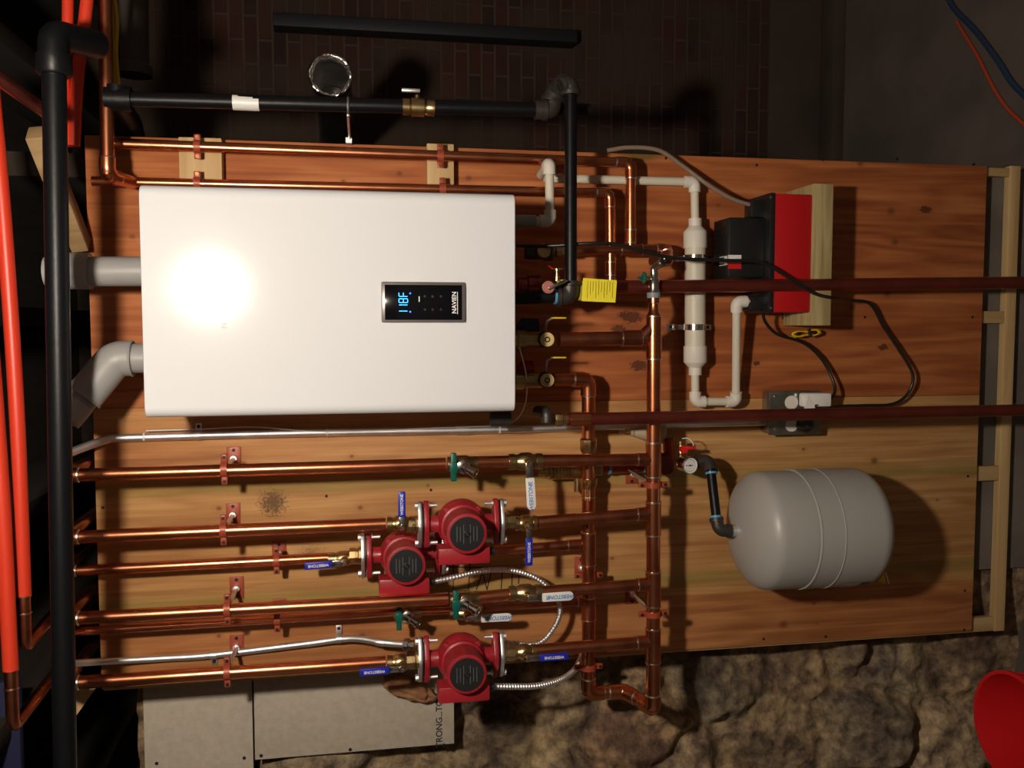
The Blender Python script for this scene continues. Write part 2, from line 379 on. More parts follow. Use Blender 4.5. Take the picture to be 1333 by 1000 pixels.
# ceiling joists
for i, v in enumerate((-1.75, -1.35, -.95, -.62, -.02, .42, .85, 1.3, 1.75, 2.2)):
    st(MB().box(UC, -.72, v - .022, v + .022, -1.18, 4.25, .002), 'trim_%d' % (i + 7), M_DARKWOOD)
# the light bulb
def bulb():
    t = thing('light_bulb', 'bare round light bulb hanging from the ceiling above the camera', 'light bulb', LIGHT)
    m_ = mat('glowing_bulb', (1, 1, 1), emit=(1.0, .87, .71), es=BULB_STRENGTH)
    build(MB().ball(LIGHT, .045, 24), 'bulb_glass', m_, t)
    build(MB().cyl(LIGHT + ZU * .044, LIGHT + ZU * .085, .014, .016), 'screw_base', M_BRASS, t)
    build(MB().cyl(LIGHT + ZU * .08, G(UC, -.122, 1.65), .024, .05), 'lamp_holder', M_PVC, t)
bulb()
# ------------------------------------------------------------------ plywood
def ply_mat():
    mt = bpy.data.materials.new('plywood_veneer'); mt.use_nodes = True; nt = mt.node_tree; L = nt.links; b = nt.nodes['Principled BSDF']; b.inputs['Roughness'].default_value = .55; b.inputs['Specular IOR Level'].default_value = .35
    tc = nt.nodes.new('ShaderNodeTexCoord'); sp = nt.nodes.new('ShaderNodeSeparateXYZ'); L.new(tc.outputs['Object'], sp.inputs[0])
    def math_(op, a, b_=None, c=None):
        n = nt.nodes.new('ShaderNodeMath'); n.operation = op
        for i, x in enumerate((a, b_, c)):
            if x is None: continue
            if hasattr(x, 'is_linked') or hasattr(x, 'links'): L.new(x, n.inputs[i])
            else: n.inputs[i].default_value = x
        return n.outputs[0]
    def noise_(scale, vec, detail=5, dist=0, rough=.5):
        mp = nt.nodes.new('ShaderNodeMapping'); mp.inputs['Scale'].default_value = vec; L.new(tc.outputs['Object'], mp.inputs[0])
        n = nt.nodes.new('ShaderNodeTexNoise'); n.inputs['Scale'].default_value = scale; n.inputs['Detail'].default_value = detail; n.inputs['Distortion'].default_value = dist; n.inputs['Roughness'].default_value = rough
        L.new(mp.outputs[0], n.inputs['Vector']); return n.outputs[0]
    def ramp(f, stops):
        r = nt.nodes.new('ShaderNodeValToRGB'); L.new(f, r.inputs[0]); e = r.color_ramp.elements
        while len(e) < len(stops): e.new(.5)
        for k, (p, c) in zip(e, stops): k.position = p; k.color = (*c, 1)
        return r.outputs[0]
    def mix(f, a, b_, mode='MIX'):
        n = nt.nodes.new('ShaderNodeMix'); n.data_type = 'RGBA'; n.blend_type = mode
        for i, x in ((0, f), (6, a), (7, b_)):
            if isinstance(x, (int, float)): n.inputs[i].default_value = x
            elif isinstance(x, tuple): n.inputs[i].default_value = (*x, 1)
            else: L.new(x, n.inputs[i])
        return n.outputs[2]
    X, Z = sp.outputs[0], sp.outputs[2]
    warp = noise_(1.0, (7, 1, 1.0), 3)
    g = noise_(1.0, (26, 1, 1.1), 8, 1.2, .6)
    fine = noise_(1.0, (210, 1, 5), 3)
    ringv = math_('SINE', math_('MULTIPLY', math_('ADD', math_('MULTIPLY', X, 9.), math_('MULTIPLY', warp, 5.5)), 9.))
    ringf = math_('MULTIPLY_ADD', ringv, .5, .5)
    g2 = math_('ADD', math_('MULTIPLY', g, .82), math_('MULTIPLY', ringf, .13))
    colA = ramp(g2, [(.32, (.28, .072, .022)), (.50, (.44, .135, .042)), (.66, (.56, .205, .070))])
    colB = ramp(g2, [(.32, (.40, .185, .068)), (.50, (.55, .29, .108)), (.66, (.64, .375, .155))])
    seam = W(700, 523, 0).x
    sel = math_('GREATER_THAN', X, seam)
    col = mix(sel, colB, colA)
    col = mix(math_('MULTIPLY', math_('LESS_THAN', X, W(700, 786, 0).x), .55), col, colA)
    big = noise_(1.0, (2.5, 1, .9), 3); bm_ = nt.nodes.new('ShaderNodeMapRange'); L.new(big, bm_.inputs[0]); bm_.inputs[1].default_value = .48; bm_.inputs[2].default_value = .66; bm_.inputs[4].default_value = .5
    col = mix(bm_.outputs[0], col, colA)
    # paler upper end of the right-hand veneer
    col = mix(math_('MULTIPLY', ramp_f(nt, L, fine), .18), col, (.25, .10, .04))
    # seam line
    sl = math_('LESS_THAN', math_('ABSOLUTE', math_('SUBTRACT', X, seam)), .0012); col = mix(math_('MULTIPLY', sl, .7), col, (.12, .05, .02))
    # green sapwood streaks
    gn = noise_(1.0, (30, 1, 2.2), 5)
    for y, w_, k in ((628, .018, .75), (770, .020, .8)):
        x0 = W(600, y, 0).x; d = math_('DIVIDE', math_('SUBTRACT', X, x0), w_)
        wob = math_('MULTIPLY', math_('SUBTRACT', warp, .5), 2.2); d = math_('ADD', d, wob)
        f = math_('POWER', 2.718, math_('MULTIPLY', math_('MULTIPLY', d, d), -1.0)); f = math_('MULTIPLY', f, math_('MULTIPLY_ADD', gn, 1.4, -.1)); f = math_('MULTIPLY', f, k)
        n = nt.nodes.new('ShaderNodeClamp'); L.new(f, n.inputs[0]); col = mix(n.outputs[0], col, (.22, .22, .05))
    # knots, blotches
    def spot(px, py, rx, rz, colr, k, soft=.5, speck=None):
        nonlocal col
        p = W(px, py, 0)
        dx = math_('DIVIDE', math_('SUBTRACT', X, p.x), rx); dz = math_('DIVIDE', math_('SUBTRACT', Z, p.z), rz)
        r2 = math_('SQRT', math_('ADD', math_('MULTIPLY', dx, dx), math_('MULTIPLY', dz, dz)))
        r2 = math_('ADD', r2, math_('MULTIPLY', math_('SUBTRACT', speck or g, .5), 2.6 if speck else .35))
        mr = nt.nodes.new('ShaderNodeMapRange'); L.new(r2, mr.inputs[0]); mr.inputs[1].default_value = 1 - soft; mr.inputs[2].default_value = 1; mr.inputs[3].default_value = k; mr.inputs[4].default_value = 0
        col = mix(mr.outputs[0], col, colr)
    for px, py, r in ((1138, 600, .015), (1046, 585, .007), (285, 662, .009), (469, 661, .009), (458, 594, .007), (557, 632, .006), (285, 828, .008), (797, 727, .007), (1160, 275, .016), (1120, 213, .012), (1165, 315, .014),
                      (1155, 383, .014), (1110, 400, .012), (520, 226, .010), (610, 232, .011), (172, 308, .010), (1020, 813, .016), (1060, 786, .007), (935, 267, .008), (1220, 651, .005), (447, 236, .008), (365, 242, .006), (472, 827, .010), (1063, 812, .004)):
        spot(px, py, r * 1.9, r * 2.6, (.30, .11, .035), .3, .9); spot(px, py, r * .8, r * .95, (.14, .045, .016), .7, .7)
    spk = noise_(1.0, (150, 1, 150), 4, 0, .7)
    spot(355, 655, .036, .036, (.10, .05, .025), .85, .6, spk); spot(405, 725, .030, .040, (.12, .06, .03), .6, .8, spk)
    for px, py, r in ((822, 413, .016), (805, 428, .010), (832, 476, .013), (812, 410, .009), (1205, 273, .010), (1150, 452, .008), (985, 473, .006)): spot(px, py, r, r * 1.8, (.10, .03, .015), .9, .2, spk)
    spot(835, 203, .016, .062, (.17, .10, .025), .9, .6)
    L.new(col, b.inputs['Base Color'])
    bp = nt.nodes.new('ShaderNodeBump'); bp.inputs['Strength'].default_value = .25; bp.inputs['Distance'].default_value = .002; L.new(g2, bp.inputs['Height']); L.new(bp.outputs[0], b.inputs['Normal'])
    return mt
def ramp_f(nt, L, f):
    mr = nt.nodes.new('ShaderNodeMapRange'); L.new(f, mr.inputs[0]); mr.inputs[1].default_value = .4; mr.inputs[2].default_value = .6; return mr.outputs[0]
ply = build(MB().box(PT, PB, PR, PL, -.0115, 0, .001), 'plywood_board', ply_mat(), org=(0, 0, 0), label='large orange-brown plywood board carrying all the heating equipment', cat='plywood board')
for px, py in ((1071, 208), (1268, 214), (1126, 413), (1019, 414), (1266, 413), (561, 638), (425, 646), (1075, 829), (1256, 769), (1255, 820), (994, 832), (1260, 620), (1168, 207), (134, 661), (700, 835), (985, 215), (867, 206)):
    p = W(px, py, 0); build(MB().cyl(p - HDIR * .003, p + HDIR * .0006, .0035, n=10), 'screw', M_SCREW, ply)
# printed grade stamp strokes on the plywood
mbs = MB()
for a, b in (((590, 727), (590, 768)), ((612, 727), (610, 768)), ((620, 768), (628, 744)), ((628, 744), (634, 768)), ((634, 768), (640, 742)), ((654, 742), (652, 772)), ((667, 740), (666, 770)), ((676, 742), (675, 760)), ((580, 738), (668, 740))):
    p, q = W(*a, .0006), W(*b, .0006); d = q - p; s_ = d.cross(HDIR).normalized() * .0013; mbs.obox((p + q) / 2, d / 2, s_, HDIR * .0003)
build(mbs, 'ink_stamp', M_INK, ply)
# cement boards
def cboard(x0, y0, x1, y1, lab, screws, txt=False):
    o = build(MB().pbox(x0, y0, x1, y1, -.052, -.040, .001), 'cement_board', M_BOARD, label=lab, cat='cement board', group='cement boards on the stone wall')
    for px, py in screws:
        p = W(px, py, -.040); build(MB().cyl(p - HDIR * .002, p + HDIR * .0008, .0042, n=10), 'screw', M_SCREW, o)
    if txt:
        c = W(572, 938, -.0398); text('TRONG...TOU', c, XR, ZU, .0215, 'printed_lettering', M_INK, o)
cboard(188, 850, 329.5, 1100, 'beige cement board with two dark screws left of the empty joist corner', ((204, 994), (318, 987)))
cboard(330.5, 850, 591, 979, 'beige cement board with printed capital letters below the lowest circulator pump', ((340, 987 - 3), (456, 976), (578, 970)), True)
# ------------------------------------------------------------------ wooden pieces
def plank(p, q, wdir, w_, t_, m_, name, lab, cat, group=None):
    d = q - p; wd = (wdir - d.normalized() * wdir.dot(d.normalized())).normalized(); n = d.cross(wd).normalized()
    return build(MB().obox((p + q) / 2, d / 2, wd * w_ / 2, n * t_ / 2, .002), name, m_, label=lab, cat=cat, group=group)
build(MB().pbox(233, 179, 289, 262, .0003, .038, .002), 'wood_batten', M_PINE, label='short pale pine block under the pipe clips nearest the ceiling', cat='wood block')
build(MB().pbox(556, 187, 591, 262, .0003, .038, .002), 'wood_batten', M_PINE, label='short pale pine block under the pipe clips above the drain fittings', cat='wood block')
plank(W(47, 172, .22), W(106, 320, .04), HDIR, .045, .034, wood('aged_pine', (.40, .27, .13), (.28, .17, .08), 'Z'), 'wood_brace', 'pale pine brace running diagonally behind the black overhead pipe', 'brace')
build(MB().prism([W(96, 893, -.02), W(127, 893, -.02), W(97, 935, -.02)], -HDIR * .04), 'joist_block_lit_part', M_PINE, label='lit triangle of a pine joist block at top left corner of the plywood', cat='wood block')  # wedge shape follows only the lit part of the joist block
# ------------------------------------------------------------------ pipe runs
def rings(parent, specs, r, m_=M_SOLDER, w_=.0022):
    for p, d in specs:
        d = d.normalized(); build(MB().lathe(p - d * w_ / 2, d, [(0, r * .98), (0, r * 1.02), (w_, r * 1.02), (w_, r * .98)], 20), 'solder_ring', m_, parent)
def run(name, lab, cat, pts, r, m_=M_COPPER, mf=None, group=None, elb=1.16, ering=True, er=2.0, sleeves=(), pname='pipe', ename='elbow', ringmat=M_SOLDER):
    """a soldered pipe run: straight pipes, elbows at the corners, coupling sleeves (leg index, fraction, length)"""
    mf = mf or m_; lo = min(pts, key=lambda p: p.z); t = thing(name, lab, cat, lo, group)
    for i in range(len(pts) - 1):
        build(MB().sweep([pts[i], pts[i + 1]], r, 20), pname, m_, t)
    for i in range(1, len(pts) - 1):
        a, b, c = pts[i - 1], pts[i], pts[i + 1]; d0, d1 = (a - b).normalized(), (c - b).normalized(); th = d0.angle(d1)
        if th > math.radians(170): continue
        ln = r * er; ext = min(r * (er + 1.1), (a - b).length * .9, (c - b).length * .9)
        arc = fillet([b + d0 * ext, b, b + d1 * ext], ln * .95)
        e = build(MB().sweep(arc, r * elb, 20), ename, mf, t)
        if ering:
            for d in (d0, d1):
                p = b + d * ext; build(MB().lathe(p - d * .001, d, [(0, r * elb * 1.005), (.0022, r * elb * .98), (.0034, r * 1.01)], 20), 'solder_ring', ringmat, e)
    for leg, fr, ln in sleeves:
        a, b = pts[leg], pts[leg + 1]; d = (b - a).normalized(); c = a.lerp(b, fr)
        e = build(MB().lathe(c - d * ln / 2, d, [(0, r * 1.02), (0, r * elb), (ln, r * elb), (ln, r * 1.02)], 20), 'coupling', mf, t)
        for s_ in (-1, 1):
            p = c + d * s_ * ln / 2; build(MB().lathe(p - d * .0011, d, [(0, r * elb * .98), (0, r * elb * 1.015), (.0022, r * elb * 1.015), (.0022, r * elb * .98)], 20), 'solder_ring', ringmat, e)
    return t
HA, HB = .16, .075                 # supply pipes stand further out than the return pipes
r34, r1, r114 = .0115, .0135, .0158
GR = 'copper risers running up to the ceiling'
# (upper end) -> (lower end); the risers end on the manifolds
OV = 82
def riser(lab, pts, h, r): 
    P = [W(x, y, h) for x, y in pts]; b_ = P[0]; return run('copper_pipe', lab, 'copper pipe', [Vector((b_.x, .65, b_.z))] + P, r, er=1.1, group=GR)
MX, NX = 850, 765
riser('copper riser with the drain tap and white-lever valve, nearest the boiler', [(OV, 619), (580, 604)], HA, r1)
riser('copper riser entering the right pump beneath the upright blue lever', [(OV, 700), (502, 682)], HA, r1)
riser('thinner copper riser entering the middle pump', [(OV, 744), (432, 726)], HB, r34)
riser('copper riser running past the middle pump to a green drain lever', [(OV, 806), (583, 779)], HA, r1)
riser('thin copper riser tight beside its thicker neighbour, ending at the shorter green lever', [(OV, 823), (512, 797)], HB, .0095)
riser('leftmost copper riser, entering the lowest pump in the picture', [(OV, 890), (502, 862)], HA, r1)
def link_pipe(lab, a, b, h, r, fr=None, m_=M_COPPER2):
    P = [W(*a, h), W(*b, h)]; t = run('copper_pipe', lab, 'copper pipe', P, r, m_, group='copper branches into the manifolds')
    d = (P[1] - P[0]).normalized(); ln = .05
    if fr:
        c = P[0].lerp(P[1], fr); rings(t, [(c, d)], r * 1.13)
        build(MB().cyl(c, P[1], r * 1.1, n=20), 'tee_branch', m_, t)
    return t
link_pipe('short bright copper piece between drain tap and white-lever valve by the boiler', (618, 602), (664, 601), HA, r1, m_=M_COPPER)
link_pipe('copper branch from the upright white-lever valve into the front manifold', (700, 600), (850, 598), HA, r1, .86)
link_pipe('copper branch from the hanging blue-lever valve into the front manifold', (700, 680), (850, 668), HA, r1, .86)
link_pipe('copper branch from the middle pump into the rear manifold', (575, 722), (765, 708), HB, r34, .86)
link_pipe('short bright copper piece between the green lever and sideways white lever', (622, 778), (666, 774), HA, r1, m_=M_COPPER)
link_pipe('copper branch from the higher sideways white-lever valve into the front manifold', (705, 771), (850, 760), HA, r1, .86)
link_pipe('thin copper piece between the short green lever and the rear white lever', (548, 796), (628, 792), HB, .0095, m_=M_COPPER)
link_pipe('thin copper branch from the rear white-lever valve into the rear manifold', (630, 790), (765, 783), HB, .0105, .9)
link_pipe('copper branch from the lowest pump into the front manifold', (695, 847), (850, 835), HA, r1, .86)
# front manifold
P = [W(851, 412, HA), W(850, 926, HA), W(822, 900, .10), W(800, 905, HB), W(765, 904, HB)]
t = run('copper_manifold', 'thick vertical-looking front copper manifold with five branches, below the boiler', 'copper manifold', [W(851, 412, HA), W(850, 924, HA), W(833, 911, .115)], r114, er=1.1)
P0, P1 = W(851, 412, HA), W(850, 922, HA); dm = (P1 - P0).normalized()
def mring(y): f = (y - 412) / (922 - 412); return (P0.lerp(P1, f), dm)
for a, b in ((412, 466), (573, 617), (650, 693), (741, 786), (816, 861)):
    e = build(MB().cyl(mring(a)[0], mring(b)[0], r114 * 1.12, n=24), 'tee', M_COPPER, t); rings(e, [mring(a), mring(b)], r114 * 1.14, w_=.003)
e = build(MB().cyl(mring(425)[0], W(835, 441, HA), .0155), 'tee_branch', M_COPPER2, t)
# rear manifold
t = run('copper_manifold', 'rear copper manifold joining the tee above the pumps, ending in a red collar', 'copper manifold', [W(722, 493, .17), W(764, 490, .17), W(765, 495, HB)], r114, er=1.0) if False else None
t = run('copper_manifold', 'rear copper manifold bending up toward the lower boiler valve', 'copper manifold', [W(720, 494, .10), W(766, 494, .09), W(766, 903, HB), W(812, 900, HB), W(834, 912, .118)], r114 * .98, er=1.3)
Q0, Q1 = W(766, 494, .09), W(766, 904, HB); dq = (Q1 - Q0).normalized()
def qring(y): f = (y - 494) / (904 - 494); return (Q0.lerp(Q1, f), dq)
for a, b in ((690, 732), (775, 804)):
    e = build(MB().cyl(qring(a)[0], qring(b)[0], r114 * 1.1, n=24), 'tee', M_COPPER2, t); rings(e, [qring(a), qring(b)], r114 * 1.12, w_=.0025)
build(MB().lathe(qring(568)[0], dq, [(0, .0165), (.004, .0205), (.03, .0195), (.034, .0165)], 8), 'brass_union', M_BRASS, t, label='brass union')
build(MB().lathe(qring(620)[0], dq, [(0, .022), (.02, .020), (.024, .016), (.05, .016)], 8), 'brass_union', M_BRASS, t, label='brass union')
rings(t, [qring(515), qring(644)], r114 * 1.06)
# pipe from the upper boiler return into the front manifold
t = run('copper_pipe', 'copper pipe from the round yellow-capped boiler valve to the front manifold', 'copper pipe', [W(728, 442, HA), W(842, 440, HA)], r114, M_COPPER2, sleeves=((0, .82, .045),))
# tarnished drops to the floor
r = .0150
t = run('copper_pipe', 'dark tarnished copper pipe running to the floor past the red condensate pump', 'copper pipe', [W(795, 374, .135), W(1420, 367, .135)], r, M_OLDCOP, group='tarnished pipes running to the floor')
t = run('copper_pipe', 'dark tarnished copper pipe running to the floor across the outlet box', 'copper pipe', [W(738, 546, .20), W(1420, 532, .20)], r * .92, M_OLDCOP, group='tarnished pipes running to the floor')
build(MB().cyl(W(742, 546, .2), W(768, 545.5, .2), r * 1.06, n=22), 'coupling', M_COPPER, t)
b_ = MB(); b_.lathe(W(722, 546, .2), UDIR, [(0, .014), (.004, .0155), (.016, .0155), (.018, .012), (.028, .012)], 8); build(b_, 'brass_adapter', M_BRASS, t)
build(MB().sweep(fillet([W(712, 550, .2), W(712, 536, .2), W(700, 536, .16)], .015), .0135, 16), 'elbow', M_IRONF, t)
# two thin copper lines along the plywood edge
ta = run('copper_pipe', 'copper line along the plywood edge, outermost from the boiler', 'copper pipe', [W(150, 187, .07), W(821, 212, .07), W(821, 322, .07)], .0115, sleeves=((1, .87, .03),), group='copper lines clipped to the pine blocks')
tb = run('copper_pipe', 'copper line tight along the boiler side, behind its cover edge', 'copper pipe', [W(120, 236, .07), W(794, 251, .07), W(795, 366, .07)], .0105, sleeves=((1, .86, .03),), group='copper lines clipped to the pine blocks')
tc_ = run('copper_pipe', 'copper pipe crossing overhead and turning down toward the boiler', 'copper pipe', [W(136, -60, .16), W(140, 228, .16), W(172, 238, .072)], .0135, M_COPPER, er=1.5)
te = run('copper_pipe', 'copper cold feed from the black-bodied valve to the silver boiler drain', 'copper pipe', [W(745, 326, .07), W(868, 325, .07), W(868, 339, .12), W(850, 340, .15)], .0125, M_COPPER2, sleeves=((0, .62, .05),), er=.9)
# ------------------------------------------------------------------ overhead pipes and tubes
t = run('iron_pipe', 'long black iron pipe crossing overhead at the left of the picture', 'iron pipe', [W(70, 70, .42), W(86, 1080, .42)], .0196, M_IRON, ering=False)
c = W(70, 72, .42); build(MB().sweep(fillet([c - VDIR * .0, c - VDIR * .035 , c - VDIR * .05 - HDIR * .10 + UDIR * .045], .028), .0250, 18), 'elbow', M_IRON, t)
build(MB().lathe(c + VDIR * .03, VDIR, [(-.03, .026), (-.03, .029), (.0, .029), (.004, .026)], 18), 'pipe_collar', M_IRON, t)
t = thing('iron_pipe', 'slim dark copper-stained pipe slanting in the upper left corner', 'iron pipe', W(60, 148, .3)); build(MB().sweep([W(-30, 82, .6), W(62, 148, .36)], .0115), 'pipe', M_OLDCOP, t)
def tube(lab, pts, r, grp='red sleeved pipes overhead'):
    t = thing('red_pipe', lab, 'pipe', pts[-1], grp); build(MB().sweep(spline(pts), r, 16), 'sleeve', M_REDT, t); return t
t1 = tube('red sleeved pipe overhead, second in from the left picture edge', [W(-12, 100, .3), W(6, 300, .3), W(22, 540, .3), W(31, 775, .3)], .0135)
build(MB().sweep(fillet([W(31, 772, .3), W(33, 843, .3), W(64, 806, .12), W(84, 784, .0)], .02), .0115, 16), 'copper_end', M_COPPER2, t1); rings(t1, [(W(31.2, 776, .3), VDIR), (W(31.8, 798, .3), VDIR)], .0128)
t2 = tube('red sleeved pipe at the very left picture edge', [W(-40, 100, .34), W(-20, 350, .34), W(2, 640, .34), W(14, 872, .34)], .0138)
build(MB().sweep(fillet([W(14, 870, .34), W(17, 948, .34), W(66, 884, .12), W(86, 860, .0)], .02), .0118, 16), 'copper_end', M_COPPER2, t2); rings(t2, [(W(14.2, 872, .34), VDIR), (W(15, 896, .34), VDIR)], .0132)
tube('thinner red sleeved pipe behind the black elbow, further from the copper pipe', [W(88, -50, .2), W(88, 30, .2), W(84, 110, .2), W(88, 190, .2)], .0105, 'red pipes behind the black elbow')
tube('red sleeved pipe behind the black elbow, nearer the copper pipe', [W(118, -50, .2), W(110, 30, .2), W(101, 100, .2), W(96, 190, .2)], .0118, 'red pipes behind the black elbow')
def cable(name, lab, cat, pts, r, m_, n=10, par=None, group=None):
    return build(MB().sweep(spline(pts), r, 10), name, m_, par, label=lab, cat=cat, group=group)
cable('yellow_cable', 'yellow cable hanging beside the copper pipe at the top, left strand', 'cable', [W(143, -20, .1), W(147, 30, .1), W(148, 70, .1), W(149, 112, .1)], .0035, M_YELLOW)
cable('yellow_cable', 'yellow cable hanging beside the copper pipe at the top, right strand', 'cable', [W(147, -20, .1), W(152, 30, .1), W(151, 70, .1), W(154, 112, .1)], .0042, M_YELLOW)
build(MB().lathe(W(172, -80, -.3), W(174, 62, -.3) - W(172, -80, -.3), [(0, .036), (.30, .036), (.31, .044), (.33, .044)], 20), 'drain_pipe', mat('old_cast_iron', (.075, .062, .05), .8, bump=.5, bscale=50), label='old rough cast iron pipe stub in the dark upper left', cat='pipe')
build(MB().pbox(355, 27, 752, 44, -1.2, -1.12, .004), 'metal_duct', mat('dull_duct_metal', (.012, .014, .019), .6, .2), label='long dull grey duct high on the dark brick wall', cat='duct')
# foil duct
t = thing('foil_duct', 'crinkled foil duct with open round end in front of the brick wall', 'duct', W(430, 98, -.1))
c = W(430, 98, -.08); mb = MB(); a, b = frame(HDIR); vs = []; fs = []; n = 48
for i, (dz, rr) in enumerate(((-1.10, .046), (-.8, .05), (-.5, .047), (-.2, .051), (-.06, .047), (0, .051), (.004, .047), (0, .041), (-.05, .038), (-.10, .042), (-.16, .037), (-.24, .036))):
    for k in range(n):
        th = 2 * math.pi * k / n; q = rr * (1 + .05 * noise.noise(Vector((math.cos(th) * 3, math.sin(th) * 3, i * .7)))); vs.append(c + HDIR * (dz + .006 * noise.noise(Vector((k * .7, i, 2)))) + (a * math.cos(th) + b * math.sin(th)) * q)
for i in range(11):
    for k in range(n): fs.append([i * n + k, i * n + (k + 1) % n, (i + 1) * n + (k + 1) % n, (i + 1) * n + k])
mb.add(vs, fs); build(mb, 'duct_wall', M_FOIL, t, sharp=80); build(MB().cyl(c - HDIR * .245, c - HDIR * .235, .036), 'duct_shade_disc', M_IRONF, t)  # dark disc added to stand for the shade deep inside the duct
# ------------------------------------------------------------------ gas line
HG = .16
t = run('gas_pipe', 'black iron gas pipe with brass valve running beside the plywood edge', 'gas pipe', [W(158, 129, HG), W(700, 143, HG)], .0150, M_IRON, ering=False, pname='pipe')
build(MB().lathe(W(158, 129, HG) - UDIR * .03, UDIR, [(0, .02), (0, .024), (.05, .024), (.05, .019)], 18), 'tee', M_IRON, t)
build(MB().cyl(W(152, 136, HG), W(152, 112, HG), .021), 'tee', M_IRON, t)
build(MB().sweep([W(150, 128, HG), W(172, 160, .0), W(176, 176, -.1)], .021, 18), 'side_branch', M_IRON, t)
v = build(MB().lathe(W(524, 139, HG), UDIR, [(0, .016), (0, .0175), (.014, .0175), (.016, .015), (.018, .0195), (.045, .0195), (.048, .015), (.052, .0175), (.067, .0175), (.067, .015)], 10), 'valve_body', M_BRASS, t)
build(MB().cyl(W(543, 139, HG), W(543, 124, HG), .006), 'valve_stem', M_BRASS, v); build(MB().pbox(523, 115, 547, 119, HG - .006, HG + .006, .001), 'valve_handle', M_STEEL, v)
m = MB().cyl(W(696, 143, HG), W(707, 143, HG), .0205, n=18); build(m, 'union', M_IRONF, t)
lb = W(323, 134, HG); m = MB().lathe(lb - UDIR * .03, UDIR, [(0, .0152), (0, .0156), (.052, .0156), (.052, .0152)], 20); build(m, 'paper_label', M_HWHITE, t, label='torn white paper label')
t = thing('gas_pipe', 'black iron gas drop pipe with threaded elbows ending by the yellow tag', 'gas pipe', W(742, 380, HG + .04))
HG2 = .20
build(MB().sweep([W(743, 118, HG2), W(743, 382, HG2)], .0133, 20), 'pipe', M_IRON, t)
def elbow_i(pts, r, nm='elbow', mm=M_IRONF, rim=1.18):
    e = build(MB().sweep(fillet(pts, r * 1.5), r, 18), nm, mm, t)
    for p, q in ((pts[0], pts[1]), (pts[-1], pts[-2])):
        d = (q - p).normalized(); build(MB().lathe(p, d, [(0, r * .9), (0, r * rim), (.009, r * rim), (.011, r * .9)], 18), 'rim', mm, e)
elbow_i([W(706, 143, HG), W(718, 143, HG), W(722, 125, HG)], .0195)
elbow_i([W(716, 134, HG), W(722, 116, HG), W(734, 110, HG2)], .0185)
elbow_i([W(730, 113, HG2), W(742, 107, HG2), W(743, 124, HG2)], .0180)
build(MB().sweep([W(700, 143, HG - .03), W(768, 143, HG - .03)], .0135), 'pipe_stub', M_IRON, t)
elbow_i([W(742, 366, HG2), W(742, 386, HG2), W(724, 386, HG2)], .0195)
build(MB().sweep([W(726, 386, HG2), W(668, 388, HG2)], .0140, 18), 'nipple', M_IRON, t)
rings(t, [(W(723, 386, HG2), UDIR)], .0165, M_THREAD, .006)
# gas cock
t = thing('gas_cock', 'small gas cock with round red centre and steel lever by the black elbow', 'valve', W(712, 372, HG2))
build(MB().cyl(W(708, 373, .15), W(714, 374, .235), .0135), 'valve_body', M_BRASS, t)
build(MB().cyl(W(714, 374, .235), W(714, 374, .241), .0125), 'valve_cap', mat('faded_red_cap', (.32, .06, .045), .5), t)
p, q = W(714, 376, .245), W(737, 365, .245); d = q - p; build(MB().obox((p + q) / 2, d / 2, d.cross(HDIR).normalized() * .0035, HDIR * .0015, .0008), 'lever', M_CHROME, t)
t = thing('bleed_valve', 'tiny brass bleed valve with red tipped lever beside the black gas drop', 'valve', W(725, 366, .17))
build(MB().lathe(W(725, 366, .17), -VDIR, [(0, .006), (.012, .006), (.013, .0045), (.022, .0045), (.023, .007), (.027, .007)], 10), 'valve_body', M_BRASS, t)
build(MB().obox(W(725, 350, .17), UDIR * .013, HDIR * .003, VDIR * .001), 'crossbar', M_BRASS, t); build(MB().sweep([W(720, 350, .17), W(714, 346, .175)], .0022, 8), 'lever', M_REDV, t)
# gas pipe hanger
t = thing('pipe_strap', 'thin galvanized strap holding the gas pipe to the plywood edge', 'pipe strap', W(454, 183, .03))
build(MB().torus(W(453, 138, HG), UDIR, .0165, .0024, 24, 6), 'ring', M_STEEL, t); build(MB().sweep([W(453, 150, HG), W(455, 180, .03)], .003, 10), 'rod', M_STEEL, t); build(MB().pbox(450, 179, 458, 186, .001, .03), 'foot', M_STEEL, t)
# yellow tag
t = thing('yellow_tag', 'square yellow printed warning tag hanging beside the black gas elbow', 'tag', W(755, 378, .19))
p = [W(759, 362, .205), W(803, 365, .215), W(801, 394, .215), W(757, 392, .205)]; build(MB().prism(p, HDIR * .0006), 'card', M_TAG, t)
for k in range(10):
    x = 765 + k * 3.6; a, b_ = W(x, 366 + .3 * k * .3, .2085 + k * .001), W(x - .6, 388 - (k % 3) * 4, .2085 + k * .001); m = MB().sweep([a, b_], .0004, 6) ; build(m, 'print_line', mat('tag_print', (.35, .28, .01), .6), t)
build(MB().prism([W(728, 364, .165), W(737, 364, .165), W(737, 379, .165), W(720, 374, .165)], HDIR * .0006), 'folded_end', M_TAG, t)
build(MB().prism([W(750, 366, .19), W(761, 366, .205), W(759, 391, .205), W(752, 391, .19)], HDIR * .0006), 'folded_side', mat('tag_back', (.42, .34, .05), .6), t)
